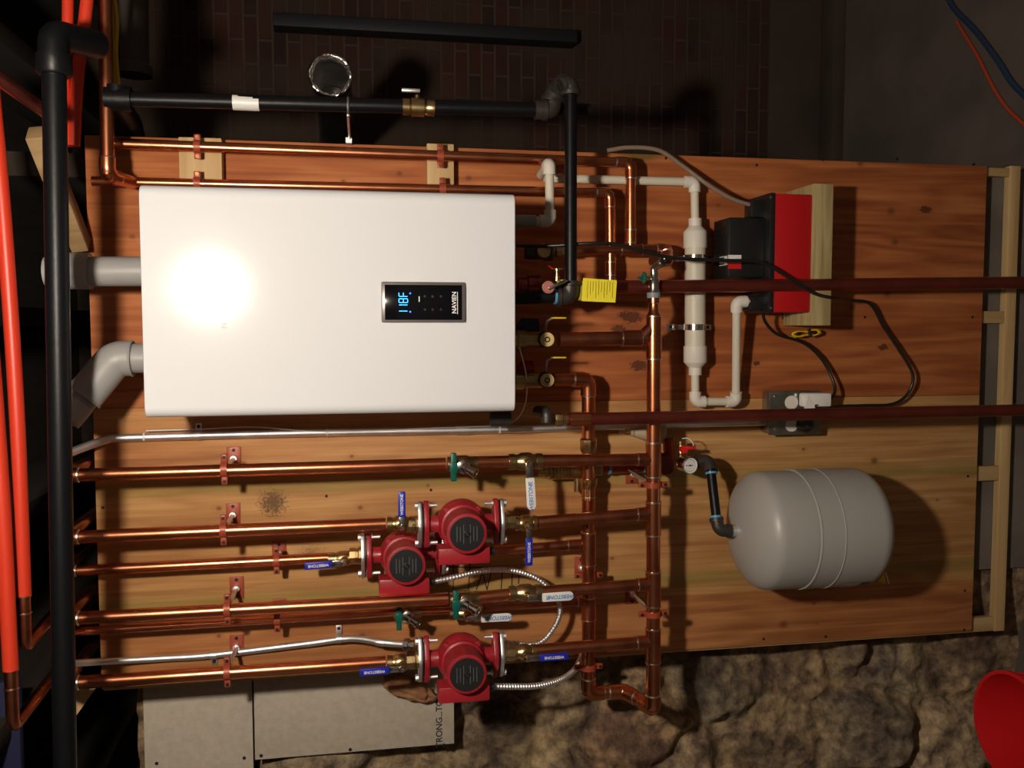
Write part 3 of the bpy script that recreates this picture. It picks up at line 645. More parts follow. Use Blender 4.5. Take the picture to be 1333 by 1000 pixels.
# ------------------------------------------------------------------ boiler
def boiler():
    h1 = .36; u0, u1, v0, v1 = bx[0], bx2[0], by[1], by2[1]
    t = thing('boiler', 'tall white wall-hung boiler with black control panel', 'boiler', G(u1, (v0 + v1) / 2, .02))
    poly = []; rc = .02                                    # section across, rounded on its two front long edges
    for k in range(9):
        a = math.pi / 2 * k / 8; poly.append((v0 + rc - rc * math.cos(a), h1 - rc + rc * math.sin(a)))
    for k in range(9):
        a = math.pi / 2 * (8 - k) / 8; poly.append((v1 - rc + rc * math.cos(a), h1 - rc + rc * math.sin(a)))
    poly.append((v1, .075)); poly.append((v0, .075))
    cvr = build(MB().prism([G(u0, v, h) for v, h in poly], UDIR * (u1 - u0), .0025), 'cover', M_WHITE, t, sharp=50)
    wn = cvr.modifiers.new('weighted_normals', 'WEIGHTED_NORMAL'); wn.keep_sharp = True; wn.weight = 100
    build(MB().box(u0 + .012, u1 - .012, v0 + .01, v1 - .01, .012, .0735, .002), 'back_case', M_STEEL, t)
    build(MB().box(u0 - .035, u0 + .03, v0 + .1, v1 - .1, .001, .014, .001), 'wall_bracket', M_STEEL, t)
    # control panel
    pf = build(MB().pbox(496.5, 367, 606, 420, h1 + .0002, h1 + .008, .003, hp=h1 + .008), 'control_panel', mat('panel_bezel', (.16, .14, .14), .3, .3), t)
    def pp(x, y, dh=.0): return W(x, y, h1 + .0086 + dh)
    build(MB().pbox(501, 371, 601.5, 416.5, h1 + .0075, h1 + .0086, .0004, hp=h1 + .0086), 'display_glass', M_GLOSSBLACK, pf)
    blue = mat('blue_digits', (.0, .0, .0), emit=(.02, .26, 1.0), es=4.5)
    blu2 = mat('deep_blue_dots', (.0, .0, .0), emit=(.02, .10, 1.0), es=7)
    def seg(cx, cy, on):          # a seven-segment character: width along -y, height along -x of the picture
        w, hh = .0072, .0165; o = pp(cx, cy, .0003); mb = MB(); k = .0013
        S = {'a': ((-w / 2, hh / 2), (w / 2, hh / 2)), 'g': ((-w / 2, 0), (w / 2, 0)), 'd': ((-w / 2, -hh / 2), (w / 2, -hh / 2)), 'f': ((-w / 2, 0), (-w / 2, hh / 2)), 'b': ((w / 2, 0), (w / 2, hh / 2)), 'e': ((-w / 2, -hh / 2), (-w / 2, 0)), 'c': ((w / 2, -hh / 2), (w / 2, 0))}
        for s_ in on:
            (ax, ay), (bx_, by_) = S[s_]; a = o + XR * ax + ZU * ay; b = o + XR * bx_ + ZU * by_; d = (b - a) * .46; n = d.normalized().cross(HDIR) * k * .6
            mb.obox((a + b) / 2, d, n, HDIR * .0002)
        build(mb, 'digit', blue, pf)
    seg(525, 407.5, 'bc'); seg(525, 399.5, 'bc'); seg(525, 391.5, 'abcdefg'); seg(525, 383.5, 'aefg')
    for x, y in ((534, 382), (534, 406)): build(MB().cyl(pp(x, y), pp(x, y) + HDIR * .0004, .0015, n=10), 'indicator_dot', blu2, pf)
    text('NAVIEN', pp(591.5, 394, .0003), XR, ZU, .0118, 'brand_lettering', M_WHITEINK, pf)
    build(MB().pbox(595.2, 380, 596, 409, h1 + .0088, h1 + .0091), 'underline', M_WHITEINK, pf)
    dim = mat('dim_panel_print', (.12, .12, .12), .5)
    for x, y in ((553, 386), (563, 386), (574, 386), (553, 403), (563, 403), (574, 403)):
        build(MB().torus(pp(x, y), HDIR, .0016, .0003, 12, 5), 'button_mark', dim, pf)
    build(MB().pbox(545, 386, 546.3, 393, h1 + .0087, h1 + .0091), 'status_mark', M_WHITEINK, pf)
    # small raised mark on the cover
    text('N', W(292, 424, h1 + .0003), XR, ZU, .014, 'cover_mark', mat('faint_grey', (.45, .42, .38), .4), t)
    # vent collars
    for y in (353, 464):
        c = W(183, y, .2); c = G(u0 + .001, UV(183, y, .2)[1], .2)
        build(MB().lathe(c, -UDIR, [(0, .044), (.006, .044), (.008, .036), (.014, .036)], 28), 'vent_collar', M_BLACK, t)
        build(MB().cyl(c - UDIR * .006 + HDIR * .036, c - UDIR * .006 + HDIR * .041, .004), 'screw', M_CHROME, t)
    # stub connections beneath
    for y, h in ((288, .13), (328, .12), (372, .17), (388, .20), (442, .16), (494, .12), (545, .16)):
        c = G(u1 - .02, UV(680, y, h)[1], h); build(MB().cyl(c, c + UDIR * .045, .016), 'connection', M_IRONF, t)
    return t
boiler()
U0B, U1B = bx[0], bx2[0]
t = run('vent_pipe', 'grey plastic vent pipe rising straight from the boiler top', 'vent pipe', [G(U0B - .004, UV(183, 353, .2)[1], .2), W(60, 354, .2)], .0295, M_GPVC, ering=False)
c = W(118, 353, .2); build(MB().lathe(c, -UDIR, [(0, .03), (0, .036), (.06, .036), (.06, .03)], 26), 'coupling', M_GPVC, t)
vv = UV(183, 466, .2)[1]; p0 = G(U0B - .004, vv, .2); p1 = W(150, 467, .2); p2 = W(98, 530, .235)
t = thing('vent_pipe', 'grey plastic vent pipe with large elbow bending toward the room', 'vent pipe', p0)
build(MB().sweep([p0, p1], .0295, 26), 'pipe', M_GPVC, t)
d = (p2 - p1).normalized(); e = build(MB().sweep(fillet([p1 - (p1 - p0).normalized() * .032, p1, p1 + d * .095], .045, 12), .0355, 28), 'elbow', M_GPVC, t)
build(MB().torus(p1 - (p1 - p0).normalized() * .032, UDIR, .0345, .0028, 28, 8), 'rim', M_GPVC, e)
build(MB().sweep([p1 + d * .08, p1 + d * .15], .0295, 26), 'pipe', M_GPVC, t)
build(MB().torus(p1 + d * .095, d, .0345, .0028, 28, 8), 'rim', M_GPVC, e)
build(MB().lathe(p1 + d * .108, d, [(0, .0296), (0, .0302), (.036, .0302), (.036, .0296)], 26), 'paper_sticker', mat('dull_sticker', (.42, .41, .40), .6), t, label='white printed sticker')
# ------------------------------------------------------------------ valves
def ball_valve(lab, px, py, h, r, hd, hlen, hm, kind='vinyl', hoff=.04, L=.075, w_=.0115, txt=None, group=None, hexs=True, hpx=None):
    """inline along u; hd = lever direction (world), hlen = lever length"""
    c = W(px, py, h) if not isinstance(px, Vector) else px
    t = thing('ball_valve', lab, 'valve', c, group); a = UDIR
    k = r
    build(MB().lathe(c - a * L / 2, a, [(0, k * 1.05), (0, k * 1.32), (L * .18, k * 1.32), (L * .2, k * 1.18), (L * .27, k * 1.2), (L * .36, k * 1.5), (L * .64, k * 1.5), (L * .73, k * 1.2), (L * .8, k * 1.18), (L * .82, k * 1.32), (L, k * 1.32), (L, k * 1.05)], 12), 'body', M_BRASS, t)
    build(MB().cyl(c + HDIR * k * 1.2, c + HDIR * (hoff - .006), .0085, n=12), 'stem', M_BRASS, t)
    top = c + HDIR * hoff
    build(MB().lathe(top - HDIR * .002, HDIR, [(0, .007), (.006, .007), (.008, .005), (.011, .004)], 6), 'lever_nut', M_CHROME, t)
    hd = hd.normalized(); sd = hd.cross(HDIR).normalized()
    lv = build(MB().obox(top + hd * hlen * .13, hd * (hlen * .17), sd * w_ * .42, HDIR * .0013, .0008), 'lever', M_CHROME, t)
    g0, g1 = hlen * .3, hlen
    if kind == 'round':
        poly = [top + hd * g0 + sd * w_ * .52, top + hd * g0 - sd * w_ * .52]
        for i in range(9):
            th = math.pi * i / 8; poly.append(top + hd * (g1 - w_ * .55 + math.sin(th) * w_ * .55) - sd * math.cos(th) * w_ * .55)
        build(MB().prism([p_ + HDIR * .0 for p_ in poly], HDIR * .0035, .0008), 'grip', hm, lv)
        if txt:
            mid = top + hd * (g0 + g1) * .55 + HDIR * .0036
            xd = -hd if (-hd).dot(XR) > .5 or (-hd).dot(ZU) > .5 else hd
            text(txt, mid, xd, HDIR.cross(xd), .0118, 'grip_lettering', M_BLUEINK, lv, shear=.3); text('[ ]', top + hd * (g0 + .012) + HDIR * .0036, xd, HDIR.cross(xd), .008, 'grip_mark', M_BLUEINK, lv)
    else:
        build(MB().obox(top + hd * (g0 + g1) / 2 + HDIR * .001, hd * (g1 - g0) / 2, sd * w_ / 2, HDIR * .0032, .0016), 'grip', hm, lv)
        if txt:
            mid = top + hd * (g0 + g1) / 2 + HDIR * .0043
            xd = -hd if (-hd).dot(XR) > .5 or (-hd).dot(ZU) > .5 else hd
            text(txt, mid, xd, HDIR.cross(xd), .0085, 'grip_lettering', M_WHITEINK, lv)
    return t
GB = 'blue lever isolation valves on the pumps'; GW = 'white lever valves'
down, left_, right_ = VDIR, -UDIR, UDIR     # picture directions
ball_valve('brass valve with white lever hanging across, on the riser nearest the boiler', 684, 601, HA, .0135, VDIR + UDIR * .06, .100, M_HWHITE, 'round', w_=.0185, txt='WEBSTONE', group=GW)
ball_valve('brass valve with white lever lying along the thicker riser', 684, 772, HA, .0135, UDIR - VDIR * .01, .100, M_HWHITE, 'round', w_=.0185, txt='WEBSTONE', group=GW)
ball_valve('brass valve whose white lever lies half shaded behind the front riser', 606, 798, HB, .0115, UDIR, .100, M_HWHITE, 'round', w_=.017, txt='WEBSTONE', group=GW, hoff=.045)
ball_valve('brass valve with upright blue lever above the right pump', 522, 682, HA, .0125, -VDIR, .078, M_BLUE, txt='WEBSTONE', group=GB, L=.06, w_=.0155)
ball_valve('brass valve with blue lever pointing away from the boiler, below the right pump', 684, 681, HA, .0125, VDIR, .085, M_BLUE, txt='WEBSTONE', group=GB, L=.05, w_=.0155)
ball_valve('brass valve with blue lever lying along the riser above the middle pump', 448, 727, HB, .0115, -UDIR + VDIR * .04, .085, M_BLUE, txt='WEBSTONE', group=GB, L=.07, w_=.0155)
ball_valve('brass valve with blue lever lying along the riser above the lowest pump', 522, 862, HA, .0125, -UDIR + VDIR * .02, .09, M_BLUE, txt='WEBSTONE', group=GB, L=.06, w_=.0155)
ball_valve('brass valve with blue lever pointing to the floor, under the lowest pump', 682, 849, HA, .0125, UDIR, .092, M_BLUE, txt='WEBSTONE', group=GB, L=.055, w_=.0155)
def drain_valve(lab, px, py, h, r, s=1.0):
    c = W(px, py, h); t = thing('drain_valve', lab, 'valve', c, 'drain valves with green levers')
    build(MB().lathe(c - UDIR * .032 * s, UDIR, [(0, r * 1.02), (0, r * 1.2), (.018 * s, r * 1.2), (.022 * s, r * 1.4), (.044 * s, r * 1.4), (.048 * s, r * 1.2), (.066 * s, r * 1.2), (.066 * s, r)], 14), 'body', M_BRASS, t)
    q = c + HDIR * .03 * s + VDIR * .002; build(MB().cyl(c, q, .0125 * s, .0115 * s, 12), 'boss', M_CHROME, t)
    build(MB().lathe(q - HDIR * .006, HDIR, [(0, .014 * s), (.002, .0165 * s), (.011, .0165 * s), (.013, .012 * s)], 6), 'hex_nut', M_CHROME, t)
    d = (UDIR * .7 + VDIR * .35 + HDIR * .55).normalized(); o = build(MB().lathe(q, d, [(0, .0115 * s), (.01 * s, .0115 * s), (.012 * s, .0095 * s), (.026 * s, .0095 * s), (.026 * s, .012 * s), (.033 * s, .012 * s), (.033 * s, .008 * s), (.026 * s, .007 * s)], 18), 'outlet', M_CHROME, t)
    g = q - UDIR * .021 * s; build(MB().cyl(g + UDIR * .002, q, .005), 'stem', M_CHROME, t)
    lv = MB().obox(g - VDIR * .0, VDIR * .031 * s, UDIR * .0062 * s, HDIR * .0042, .0022); lv.obox(g, VDIR * .011 * s, UDIR * .0088 * s, HDIR * .006, .002); build(lv, 'lever', M_GREEN, t)
drain_valve('drain valve with green lever and chrome outlet on the riser nearest the boiler', 601, 604, HA, r1)
drain_valve('drain valve with green lever and chrome outlet beside the middle pump', 604, 780, HA, r1)
drain_valve('drain valve with green lever on the thin riser, lower left of its twin', 530, 797, HB, .0105, .95)
# ------------------------------------------------------------------ circulator pumps
def pump():
    c = W(600, 681, HA); t = thing('circulator_pump', 'red circulator pump on the right, directly below the boiler corner', 'circulator pump', c, 'red circulator pumps')
    a = UDIR; hs = .082
    # volute with necks as one body
    mb = MB(); mb.lathe(c - HDIR * .034, HDIR, [(0, .028), (.004, .040), (.016, .050), (.030, .054), (.044, .054), (.056, .050), (.062, .046)], 32)
    mb.lathe(c - a * hs, a, [(0, .019), (.03, .018), (.05, .026), (.08, .034), (.11, .026), (.14, .018), (2 * hs, .019)], 24)
    for k in range(4):
        th = math.pi / 4 + k * math.pi / 2; o = c + (a * math.cos(th) + VDIR * math.sin(th)) * .049 + HDIR * .012; mb.lathe(o, HDIR, [(0, .007), (.014, .007), (.016, .005)], 10)
    build(mb, 'volute', M_RED, t)
    for s_ in (-1, 1):
        f0 = c + a * s_ * hs
        def oval(o, wv, wh, th_, b):
            poly = []
            for k in range(24):
                th = 2 * math.pi * k / 24; q = abs(math.cos(th)) ** 1.0; rad = wh + (wv - wh) * abs(math.sin(th)) ** 3
                poly.append(o + VDIR * math.sin(th) * rad + HDIR * math.cos(th) * wh)
            return MB().prism(poly, a * th_, b)
        fl = build(oval(f0 - a * (.011 if s_ > 0 else 0), .053, .028, .011, .0015), 'pump_flange', M_RED, t)
        build(oval(f0 + a * (.0015 if s_ > 0 else -.004), .050, .026, .0025, 0), 'gasket', M_BLACK, fl)
        f2 = build(oval(f0 + a * (.0045 if s_ > 0 else -.0125), .052, .027, .008, .0012), 'isolation_flange', M_STEEL, t)
        k0 = f0 + a * s_ * .012; build(MB().lathe(k0, a * s_, [(0, .020), (.006, .020), (.008, .0165), (.012, .0165), (.013, .0185), (.026, .0185), (.026, .012)], 8), 'brass_union', M_BRASS, f2)
        for q in (-1, 1):
            bo = f0 + VDIR * q * .041; bmb = MB().lathe(bo - a * s_ * .030, a * s_, [(0, .0042), (.017, .0042), (.017, .0078), (.024, .0078), (.024, .0042), (.043, .0042), (.043, .008), (.049, .008)], 8); build(bmb, 'bolt', M_STEEL, fl)
    mt_ = c + HDIR * .028
    mo = build(MB().lathe(mt_, HDIR, [(0, .047), (.008, .047), (.010, .0425), (.066, .0425), (.072, .0435), (.076, .042), (.077, .038)], 36), 'motor', M_RED, t)
    e = mt_ + HDIR * .0772
    build(MB().lathe(e - HDIR * .001, HDIR, [(0, .036), (.0018, .036), (.002, .034)], 36), 'nameplate', mat('nameplate_black', (.022, .022, .024), .35, .2), mo)
    pl = mat('nameplate_print', (.13, .13, .13), .5)
    mb = MB()
    for k in range(7):
        if k in (3,): continue
        x = -.021 + k * .007; ln = math.sqrt(max(.034 ** 2 - x * x, 0)) * (.6 if k % 2 else .75); mb.obox(e + HDIR * .0012 + a * x, VDIR * ln * .8, a * .0006, HDIR * .0002)
    build(mb, 'nameplate_lines', pl, mo)
    build(MB().lathe(e, HDIR, [(0, .0075), (.0022, .0075), (.0026, .006)], 20), 'centre_screw', M_BLACK, mo)
    build(MB().obox(e + HDIR * .003, (a + VDIR).normalized() * .0045, (a - VDIR).normalized() * .0007, HDIR * .0003), 'screw_slot', M_CHROME, mo)
    # terminal box on the room-left side
    b0 = c + VDIR * .052 + HDIR * .052 - a * .002
    tb_ = build(MB().obox(b0 + VDIR * .002, a * .055, VDIR * .0175, HDIR * .026, .003), 'terminal_box', M_RED, t)
    build(MB().cyl(b0 + a * .054, b0 + a * .068, .0095), 'cable_gland', M_BLACK, tb_)
    return t
p1_ = pump()
pump2 = dup(p1_, W(525, 721, HB + .005), 'red circulator pump mounted deeper, between its two neighbours')
pump3 = dup(p1_, W(600, 855, HA), 'red circulator pump furthest from the boiler, near the stone wall')
# ------------------------------------------------------------------ hangers
def hanger(lab, px, py, h, r, ax, grp='copper painted pipe hangers'):
    c = W(px, py, h); w0 = Vector((c.x, 0, c.z)); t = thing('pipe_hanger', lab, 'pipe hanger', w0, grp)
    sd = ax.cross(HDIR).normalized()
    build(MB().obox(w0 + HDIR * .0022 - ax * .0, UDIR * .0155, VDIR * .026, HDIR * .002, .001), 'wall_plate', M_HANGER, t)
    for q in (-1, 1): build(MB().cyl(w0 + VDIR * q * .019 + HDIR * .004, w0 + VDIR * q * .019 + HDIR * .006, .004, n=10), 'screw', M_SCREW, t)
    build(MB().lathe(w0 + HDIR * .004, HDIR, [(0, .0085), (.012, .0075), (.012, .0045), (max(h - r - .001, .014), .0045)], 12), 'rod', M_STEEL, t)
    mb = MB().lathe(c - ax * .0065, ax, [(0, r * 1.01), (0, r + .003), (.013, r + .003), (.013, r * 1.01)], 24)
    mb.obox(c + sd * (r + .009), sd * .0095, ax * .0065, HDIR * .004, .002); mb.obox(c - sd * (r + .009), sd * .0095, ax * .0065, HDIR * .004, .002)
    cl = build(mb, 'clamp', M_HANGER, t)
    for q in (-1, 1): build(MB().cyl(c + sd * q * (r + .012) + HDIR * .003, c + sd * q * (r + .012) + HDIR * .0065, .0035, n=10), 'screw', M_SCREW, cl)
hanger('red pipe hanger near the ceiling on the riser nearest the boiler', 292, 611, HA, r1, UDIR)
hanger('red pipe hanger near the ceiling on the riser of the right pump', 291, 690, HA, r1, UDIR)
hanger('red pipe hanger near the ceiling on the thick riser beside the thin one', 296, 793, HA, r1, UDIR)
hanger('red pipe hanger near the ceiling on the leftmost riser', 296, 875, HA, r1, UDIR)
hanger('red pipe hanger on the riser of the middle pump, close above it', 360, 730, HB, r34, UDIR)
hanger('red pipe hanger on the thin riser, lower than its neighbours', 361, 807, HB, .0095, UDIR)
hanger('red pipe hanger on the front manifold just past the nearest branch', 850, 631, HA, r114, VDIR)
hanger('red pipe hanger on the front manifold between its last two branches', 850, 799, HA, r114, VDIR)
hanger('red pipe hanger on the rear manifold below the thin branch tee', 766, 749, HB, r114, VDIR)
hanger('red pipe hanger at the rear manifold end, over the stone wall', 766, 868, HB, r114, VDIR)
def clip(lab, px, py, h, r, base):
    c = W(px, py, h); t = thing('pipe_clip', lab, 'pipe clip', Vector((c.x, -base, c.z)), 'copper clips on the pine blocks')
    mb = MB().lathe(c - UDIR * .007, UDIR, [(0, r * 1.01), (0, r + .003), (.014, r + .003), (.014, r * 1.01)], 22)
    mb.obox(c + VDIR * (r + .006), VDIR * .0085, UDIR * .007, HDIR * .003, .0015); mb.obox(c - VDIR * (r + .006), VDIR * .0085, UDIR * .007, HDIR * .003, .0015); build(mb, 'clamp', M_HANGER, t)
    for q in (-1, 1): build(MB().cyl(c + VDIR * q * (r + .009) + HDIR * .002, c + VDIR * q * (r + .009) + HDIR * .005, .004, n=10), 'screw', M_COPPER, t)
    build(MB().cyl(Vector((c.x, -base, c.z)), c - HDIR * r, .006), 'standoff', M_HANGER, t)
clip('clip on the outer copper line over the pine block nearest the ceiling', 257, 191, .07, .0115, .038)
clip('clip on the inner copper line over the pine block nearest the ceiling', 257, 238.5, .07, .0105, .038)
clip('clip on the outer copper line over the narrower pine block', 573, 203, .07, .0115, .038)
clip('clip on the inner copper line over the narrower pine block', 576, 246, .07, .0105, .038)
# ------------------------------------------------------------------ conduits
def emt(lab, pts, r, straps):
    t = thing('metal_conduit', lab, 'conduit', pts[-1], 'silver electrical conduits'); build(MB().sweep(spline(pts, 8), r, 16), 'tube', M_STEEL, t)
    for x, y, h, s_ in straps:
        c = W(x, y, h); mb = MB().lathe(c - UDIR * .006, UDIR, [(0, r * 1.02), (0, r + .0018), (.012, r + .0018), (.012, r * 1.02)], 18); mb.obox(c + VDIR * s_ * (r + .006) - HDIR * (h - .003) * .9, VDIR * .011, UDIR * .0065, HDIR * .0014, .0004)
        st_ = build(mb, 'strap', M_STEEL, t); build(MB().cyl(c + VDIR * s_ * (r + .010) - HDIR * (h * .9 - .002), c + VDIR * s_ * (r + .010) - HDIR * (h * .9 - .006), .004, n=10), 'screw', M_SCREW, st_)
    return t
hc = .014
t = emt('silver conduit running beside the boiler down to the outlet box', [W(70, 600, .10), W(100, 586, .06), W(138, 573, .02), W(165, 570, hc), W(400, 563.5, hc), W(660, 559, hc), W(850, 553, hc), W(1004, 549, hc)], .0094, ((258, 567, hc, -1),))
for x, y in ((602, 560),): build(MB().cyl(W(x - 9, y, hc), W(x + 9, y - .3, hc), .0112), 'coupling', M_STEEL, t)
for x, y in ((188, 569), (426, 563), (650, 559)): build(MB().cyl(W(x - 1, y, hc), W(x + 1, y, hc), .0104), 'cable_tie', M_HWHITE, t)
cable('white_wire', 'thin white wire running tied along the conduit beside the boiler', 'wire', [W(190, 561, hc + .01), W(258, 559, hc + .01), W(330, 556, hc + .01), W(430, 562, hc + .01), W(600, 556, hc + .01), W(650, 554, hc + .012), W(672, 546, .05), W(684, 525, .10), W(685, 490, .14), W(676, 452, .16), W(668, 432, .17)], .0014, M_HWHITE)
t = emt('silver conduit with gentle bends ending at the lowest pump', [W(95, 864, .10), W(125, 862, .06), W(160, 860, .03), W(215, 857, hc), W(275, 853, hc), W(400, 838, .02), W(445, 832, .03), W(470, 832, .045), W(500, 837, .07), W(527, 839, .09)], .0076, ((278, 853, hc, 1), (441, 832, .03, -1)))
mb = MB().lathe(W(490, 836, .062), (W(527, 839, .09) - W(490, 836, .062)), [(0, .0085), (.02, .0085), (.021, .0078), (.045, .0078)], 16); build(mb, 'coupling', M_STEEL, t)
build(MB().lathe(W(526, 839, .09), W(527, 839, .09) - W(500, 837, .07), [(0, .012), (.002, .0145), (.012, .0145), (.014, .011), (.020, .011), (.021, .013), (.026, .013)], 8), 'connector', M_CHROME, t)
def flex(lab, pts, r):
    P = spline(pts, 40); L = [0]
    for i in range(1, len(P)): L.append(L[-1] + (P[i] - P[i - 1]).length)
    n = int(L[-1] / .0012); Q = []
    for k in range(n + 1):
        s_ = L[-1] * k / n; i = min(max(np.searchsorted(L, s_) - 1, 0), len(P) - 2); f = (s_ - L[i]) / max(L[i + 1] - L[i], 1e-9); Q.append(P[i].lerp(P[i + 1], f))
    return build(MB().sweep(Q, r, 12, rf=lambda i, n_: r * (1 + .13 * math.cos(i * .0012 / .0072 * 2 * math.pi)) * (.86 if i % 6 == 3 else 1)), 'flexible_conduit', M_STEEL, label=lab, cat='flexible conduit', group='ribbed flexible conduits', sharp=80)
flex('ribbed flexible conduit arching from the middle pump past the stamp', [W(566, 757, .13), W(590, 752, .13), W(630, 743, .11), W(668, 743, .09), W(700, 754, .08), W(722, 775, .085), W(729, 797, .09), W(718, 822, .09), W(700, 838, .08), W(672, 838, .07), W(640, 835, .05)], .0062)
flex('ribbed flexible conduit looping under the lowest pump toward the stone wall', [W(632, 893, .20), W(660, 894, .19), W(700, 893, .16), W(730, 885, .12), W(748, 872, .07), W(757, 856, .03)], .0068)
# ------------------------------------------------------------------ neutralizer and white drain pipes
def pvc_run(lab, pts, r, er=1.35, elb=1.42): return run('pvc_pipe', lab, 'pvc pipe', pts, r, M_PVCP, M_PVC, elb=elb, er=er, ering=False, group='white pvc drain pipes')
rp = .0099
pvc_run('white drain pipe from the boiler outlet turning up to the large white elbow', [W(690, 288, .13), W(716, 288, .13), W(715, 213, .13), W(704, 228, .02)], rp)
build(MB().sweep([G(U1B + .001, UV(680, 288, .13)[1], .13), W(697, 288, .13)], .0135, 18), 'drain_stub', M_GPVC, label='short grey plastic drain stub under the boiler corner', cat='pipe')
pvc_run('white drain pipe crossing behind the black gas drop to the neutralizer', [W(708, 232, .035), W(904, 237, .045), W(905, 294, .045)], rp)
t = thing('condensate_neutralizer', 'fat white pvc neutralizer tube held by two steel straps', 'neutralizer', W(905, 480, .045))
a0 = W(905, 289, .045); dn = (W(905, 484, .045) - a0); Ln = dn.length; dn.normalize()
rb = .0265; q = Ln
build(MB().cyl(a0 + dn * .03, a0 + dn * (Ln - .03), rb * .93, n=30), 'tube', M_PVCP, t)
for o, d in ((a0, dn), (a0 + dn * Ln, -dn)): build(MB().lathe(o, d, [(-.008, .0125), (-.008, .0155), (.010, .0155), (.022, rb), (.024, rb * 1.05), (.062, rb * 1.05), (.062, rb * .95)], 30), 'end_cap', M_PVC, t)
for y, sx in ((336, 0), (426, 0)):
    c = W(905, y, .045); sb = build(MB().lathe(c - VDIR * .007, VDIR, [(0, rb * .95), (0, rb * 1.0), (.014, rb * 1.0), (.014, rb * .95)], 28), 'steel_strap', M_CHROME, t)
    for q_ in (-1, 1):
        f = Vector((c.x, 0, c.z)) + UDIR * q_ * (rb + .016) + HDIR * .002; mb = MB().obox(f, UDIR * .016, VDIR * .0075, HDIR * .0012, .0004); mb.obox(f - UDIR * q_ * .017 + HDIR * .018, UDIR * .001, VDIR * .0065, HDIR * .02); build(mb, 'strap_foot', M_CHROME, sb)
        build(MB().cyl(f + UDIR * q_ * .005, f + UDIR * q_ * .005 + HDIR * .005, .0038, n=10), 'screw', M_SCREW, sb)
pvc_run('white drain pipe looping under the neutralizer to the condensate pump', [W(905, 480, .045), W(905, 523, .045), W(958, 523, .045), W(959, 393, .10), W(990, 392, .10)], rp)
# ------------------------------------------------------------------ condensate pump on its shelf
zsh = UV(1055, 330, .13)[0]
t = thing('wood_shelf', 'greenish treated lumber shelf block under the red condensate pump', 'shelf', W(1085, 330, .14))
vt, vb = UV(1084, 240.5, .13)[1], UV(1080, 424, .13)[1]
uA, uB = zsh, UV(1083.5, 330, .14)[0]
build(MB().box(uA, uB, vt, vb, .0003, .14, .002), 'front_block', M_TREATED, t)
hF, hBk = .135, .010
v0, v1 = UV(1030, 252.5, hF)[1], UV(1030, 406.5, hF)[1]; ua = UV(1007.5, 330, hF)[0]
t = thing('condensate_pump', 'red condensate pump tank with black motor housing on the wooden shelf', 'condensate pump', G(uA, (v0 + v1) / 2, .07))
build(MB().box(ua, uA - .0005, v0, v1, .012, hF, .003), 'tank', M_PUMPRED, t)
build(MB().box(ua - .012, ua + .001, v0 - .002, v1 + .002, .010, hF + .002, .002), 'lid', M_BLACK, t)
uh0, uh1 = UV(947, 320, .105)[0], ua - .011
vh0, vh1 = UV(960, 283, .105)[1], UV(960, 362, .105)[1]
hs = build(MB().box(uh0, uh1, vh0, vh1, .018, .11, .006), 'motor_housing', M_BLACK, t)
for k in range(7):
    vk = vh0 + (vh1 - vh0) * (.15 + .1 * k); build(MB().box(uh0 - .0015, uh0 + .002, vk, vk + .003, .03, .09), 'vent_rib', M_BLACK, hs)
build(MB().prism([G(uh0 - .0006, UV(953, y, .105)[1], h) for y, h in ((333, .108), (345, .108), (345, .062), (333, .062))], -UDIR * .0004), 'rating_sticker', M_HWHITE, hs, label='white printed sticker')
build(MB().pbox(948, 332, 965, 342, .1100, .1106, hp=.1106), 'rating_sticker', M_HWHITE, hs, label='white printed sticker')
build(MB().pbox(948, 342.5, 965, 350, .1100, .1106, hp=.1106), 'warning_sticker', M_REDV, hs, label='red warning sticker')
build(MB().cyl(W(983, 268, .09), W(992, 272, .08), .0085), 'hose_barb', M_BLACK, t); build(MB().pbox(978, 260, 997, 283, .06, .10, .003), 'check_valve', M_BLACK, t)
build(MB().pbox(975, 385, 998, 404, .05, .11, .004), 'inlet_block', M_BLACK, t)
for x, y in ((1003, 257), (1003, 401)): p = W(x, y, hF + .002); build(MB().cyl(p, p + HDIR * .0015, .003, n=10), 'screw', M_CHROME, t)
# clear hose
cable('clear_hose', 'thin clear discharge hose curving from the plywood edge to the condensate pump', 'hose', [W(790, 196, .02), W(820, 192, .03), W(858, 196, .04), W(890, 217, .05), W(925, 243, .07), (W(955, 260, .085)), W(986, 269, .09)], .0052, mat('milky_vinyl', (.24, .17, .13), .15, spec=.7))
# black cords
hcb = .20
cable('black_cable', 'black power cord sagging from under the boiler across the red pump to the outlet', 'cord', [W(672, 320, .14), W(715, 320, .17), W(765, 317, .20), W(800, 318, .20), W(835, 327, .20), W(880, 336, .19), W(940, 339, .175), W(990, 342, .165), W(1028, 362, .16), W(1060, 382, .152), W(1086, 388, .150), W(1108, 391, .06), W(1133, 396, .03), W(1150, 425, .025), W(1170, 455, .03), W(1188, 487, .035), W(1182, 512, .03), W(1162, 526, .03), W(1125, 528, .04), W(1085, 530, .055), W(1062, 540, .07)], .0040, M_RUBBER)
cable('black_cable', 'black power cord looping from the condensate pump bottom to the outlet', 'cord', [W(992, 404, .10), W(997, 420, .07), W(1012, 435, .045), W(1045, 446, .03), W(1066, 463, .03), W(1080, 485, .035), W(1087, 508, .05), W(1078, 522, .07), W(1060, 528, .075)], .0040, M_RUBBER)
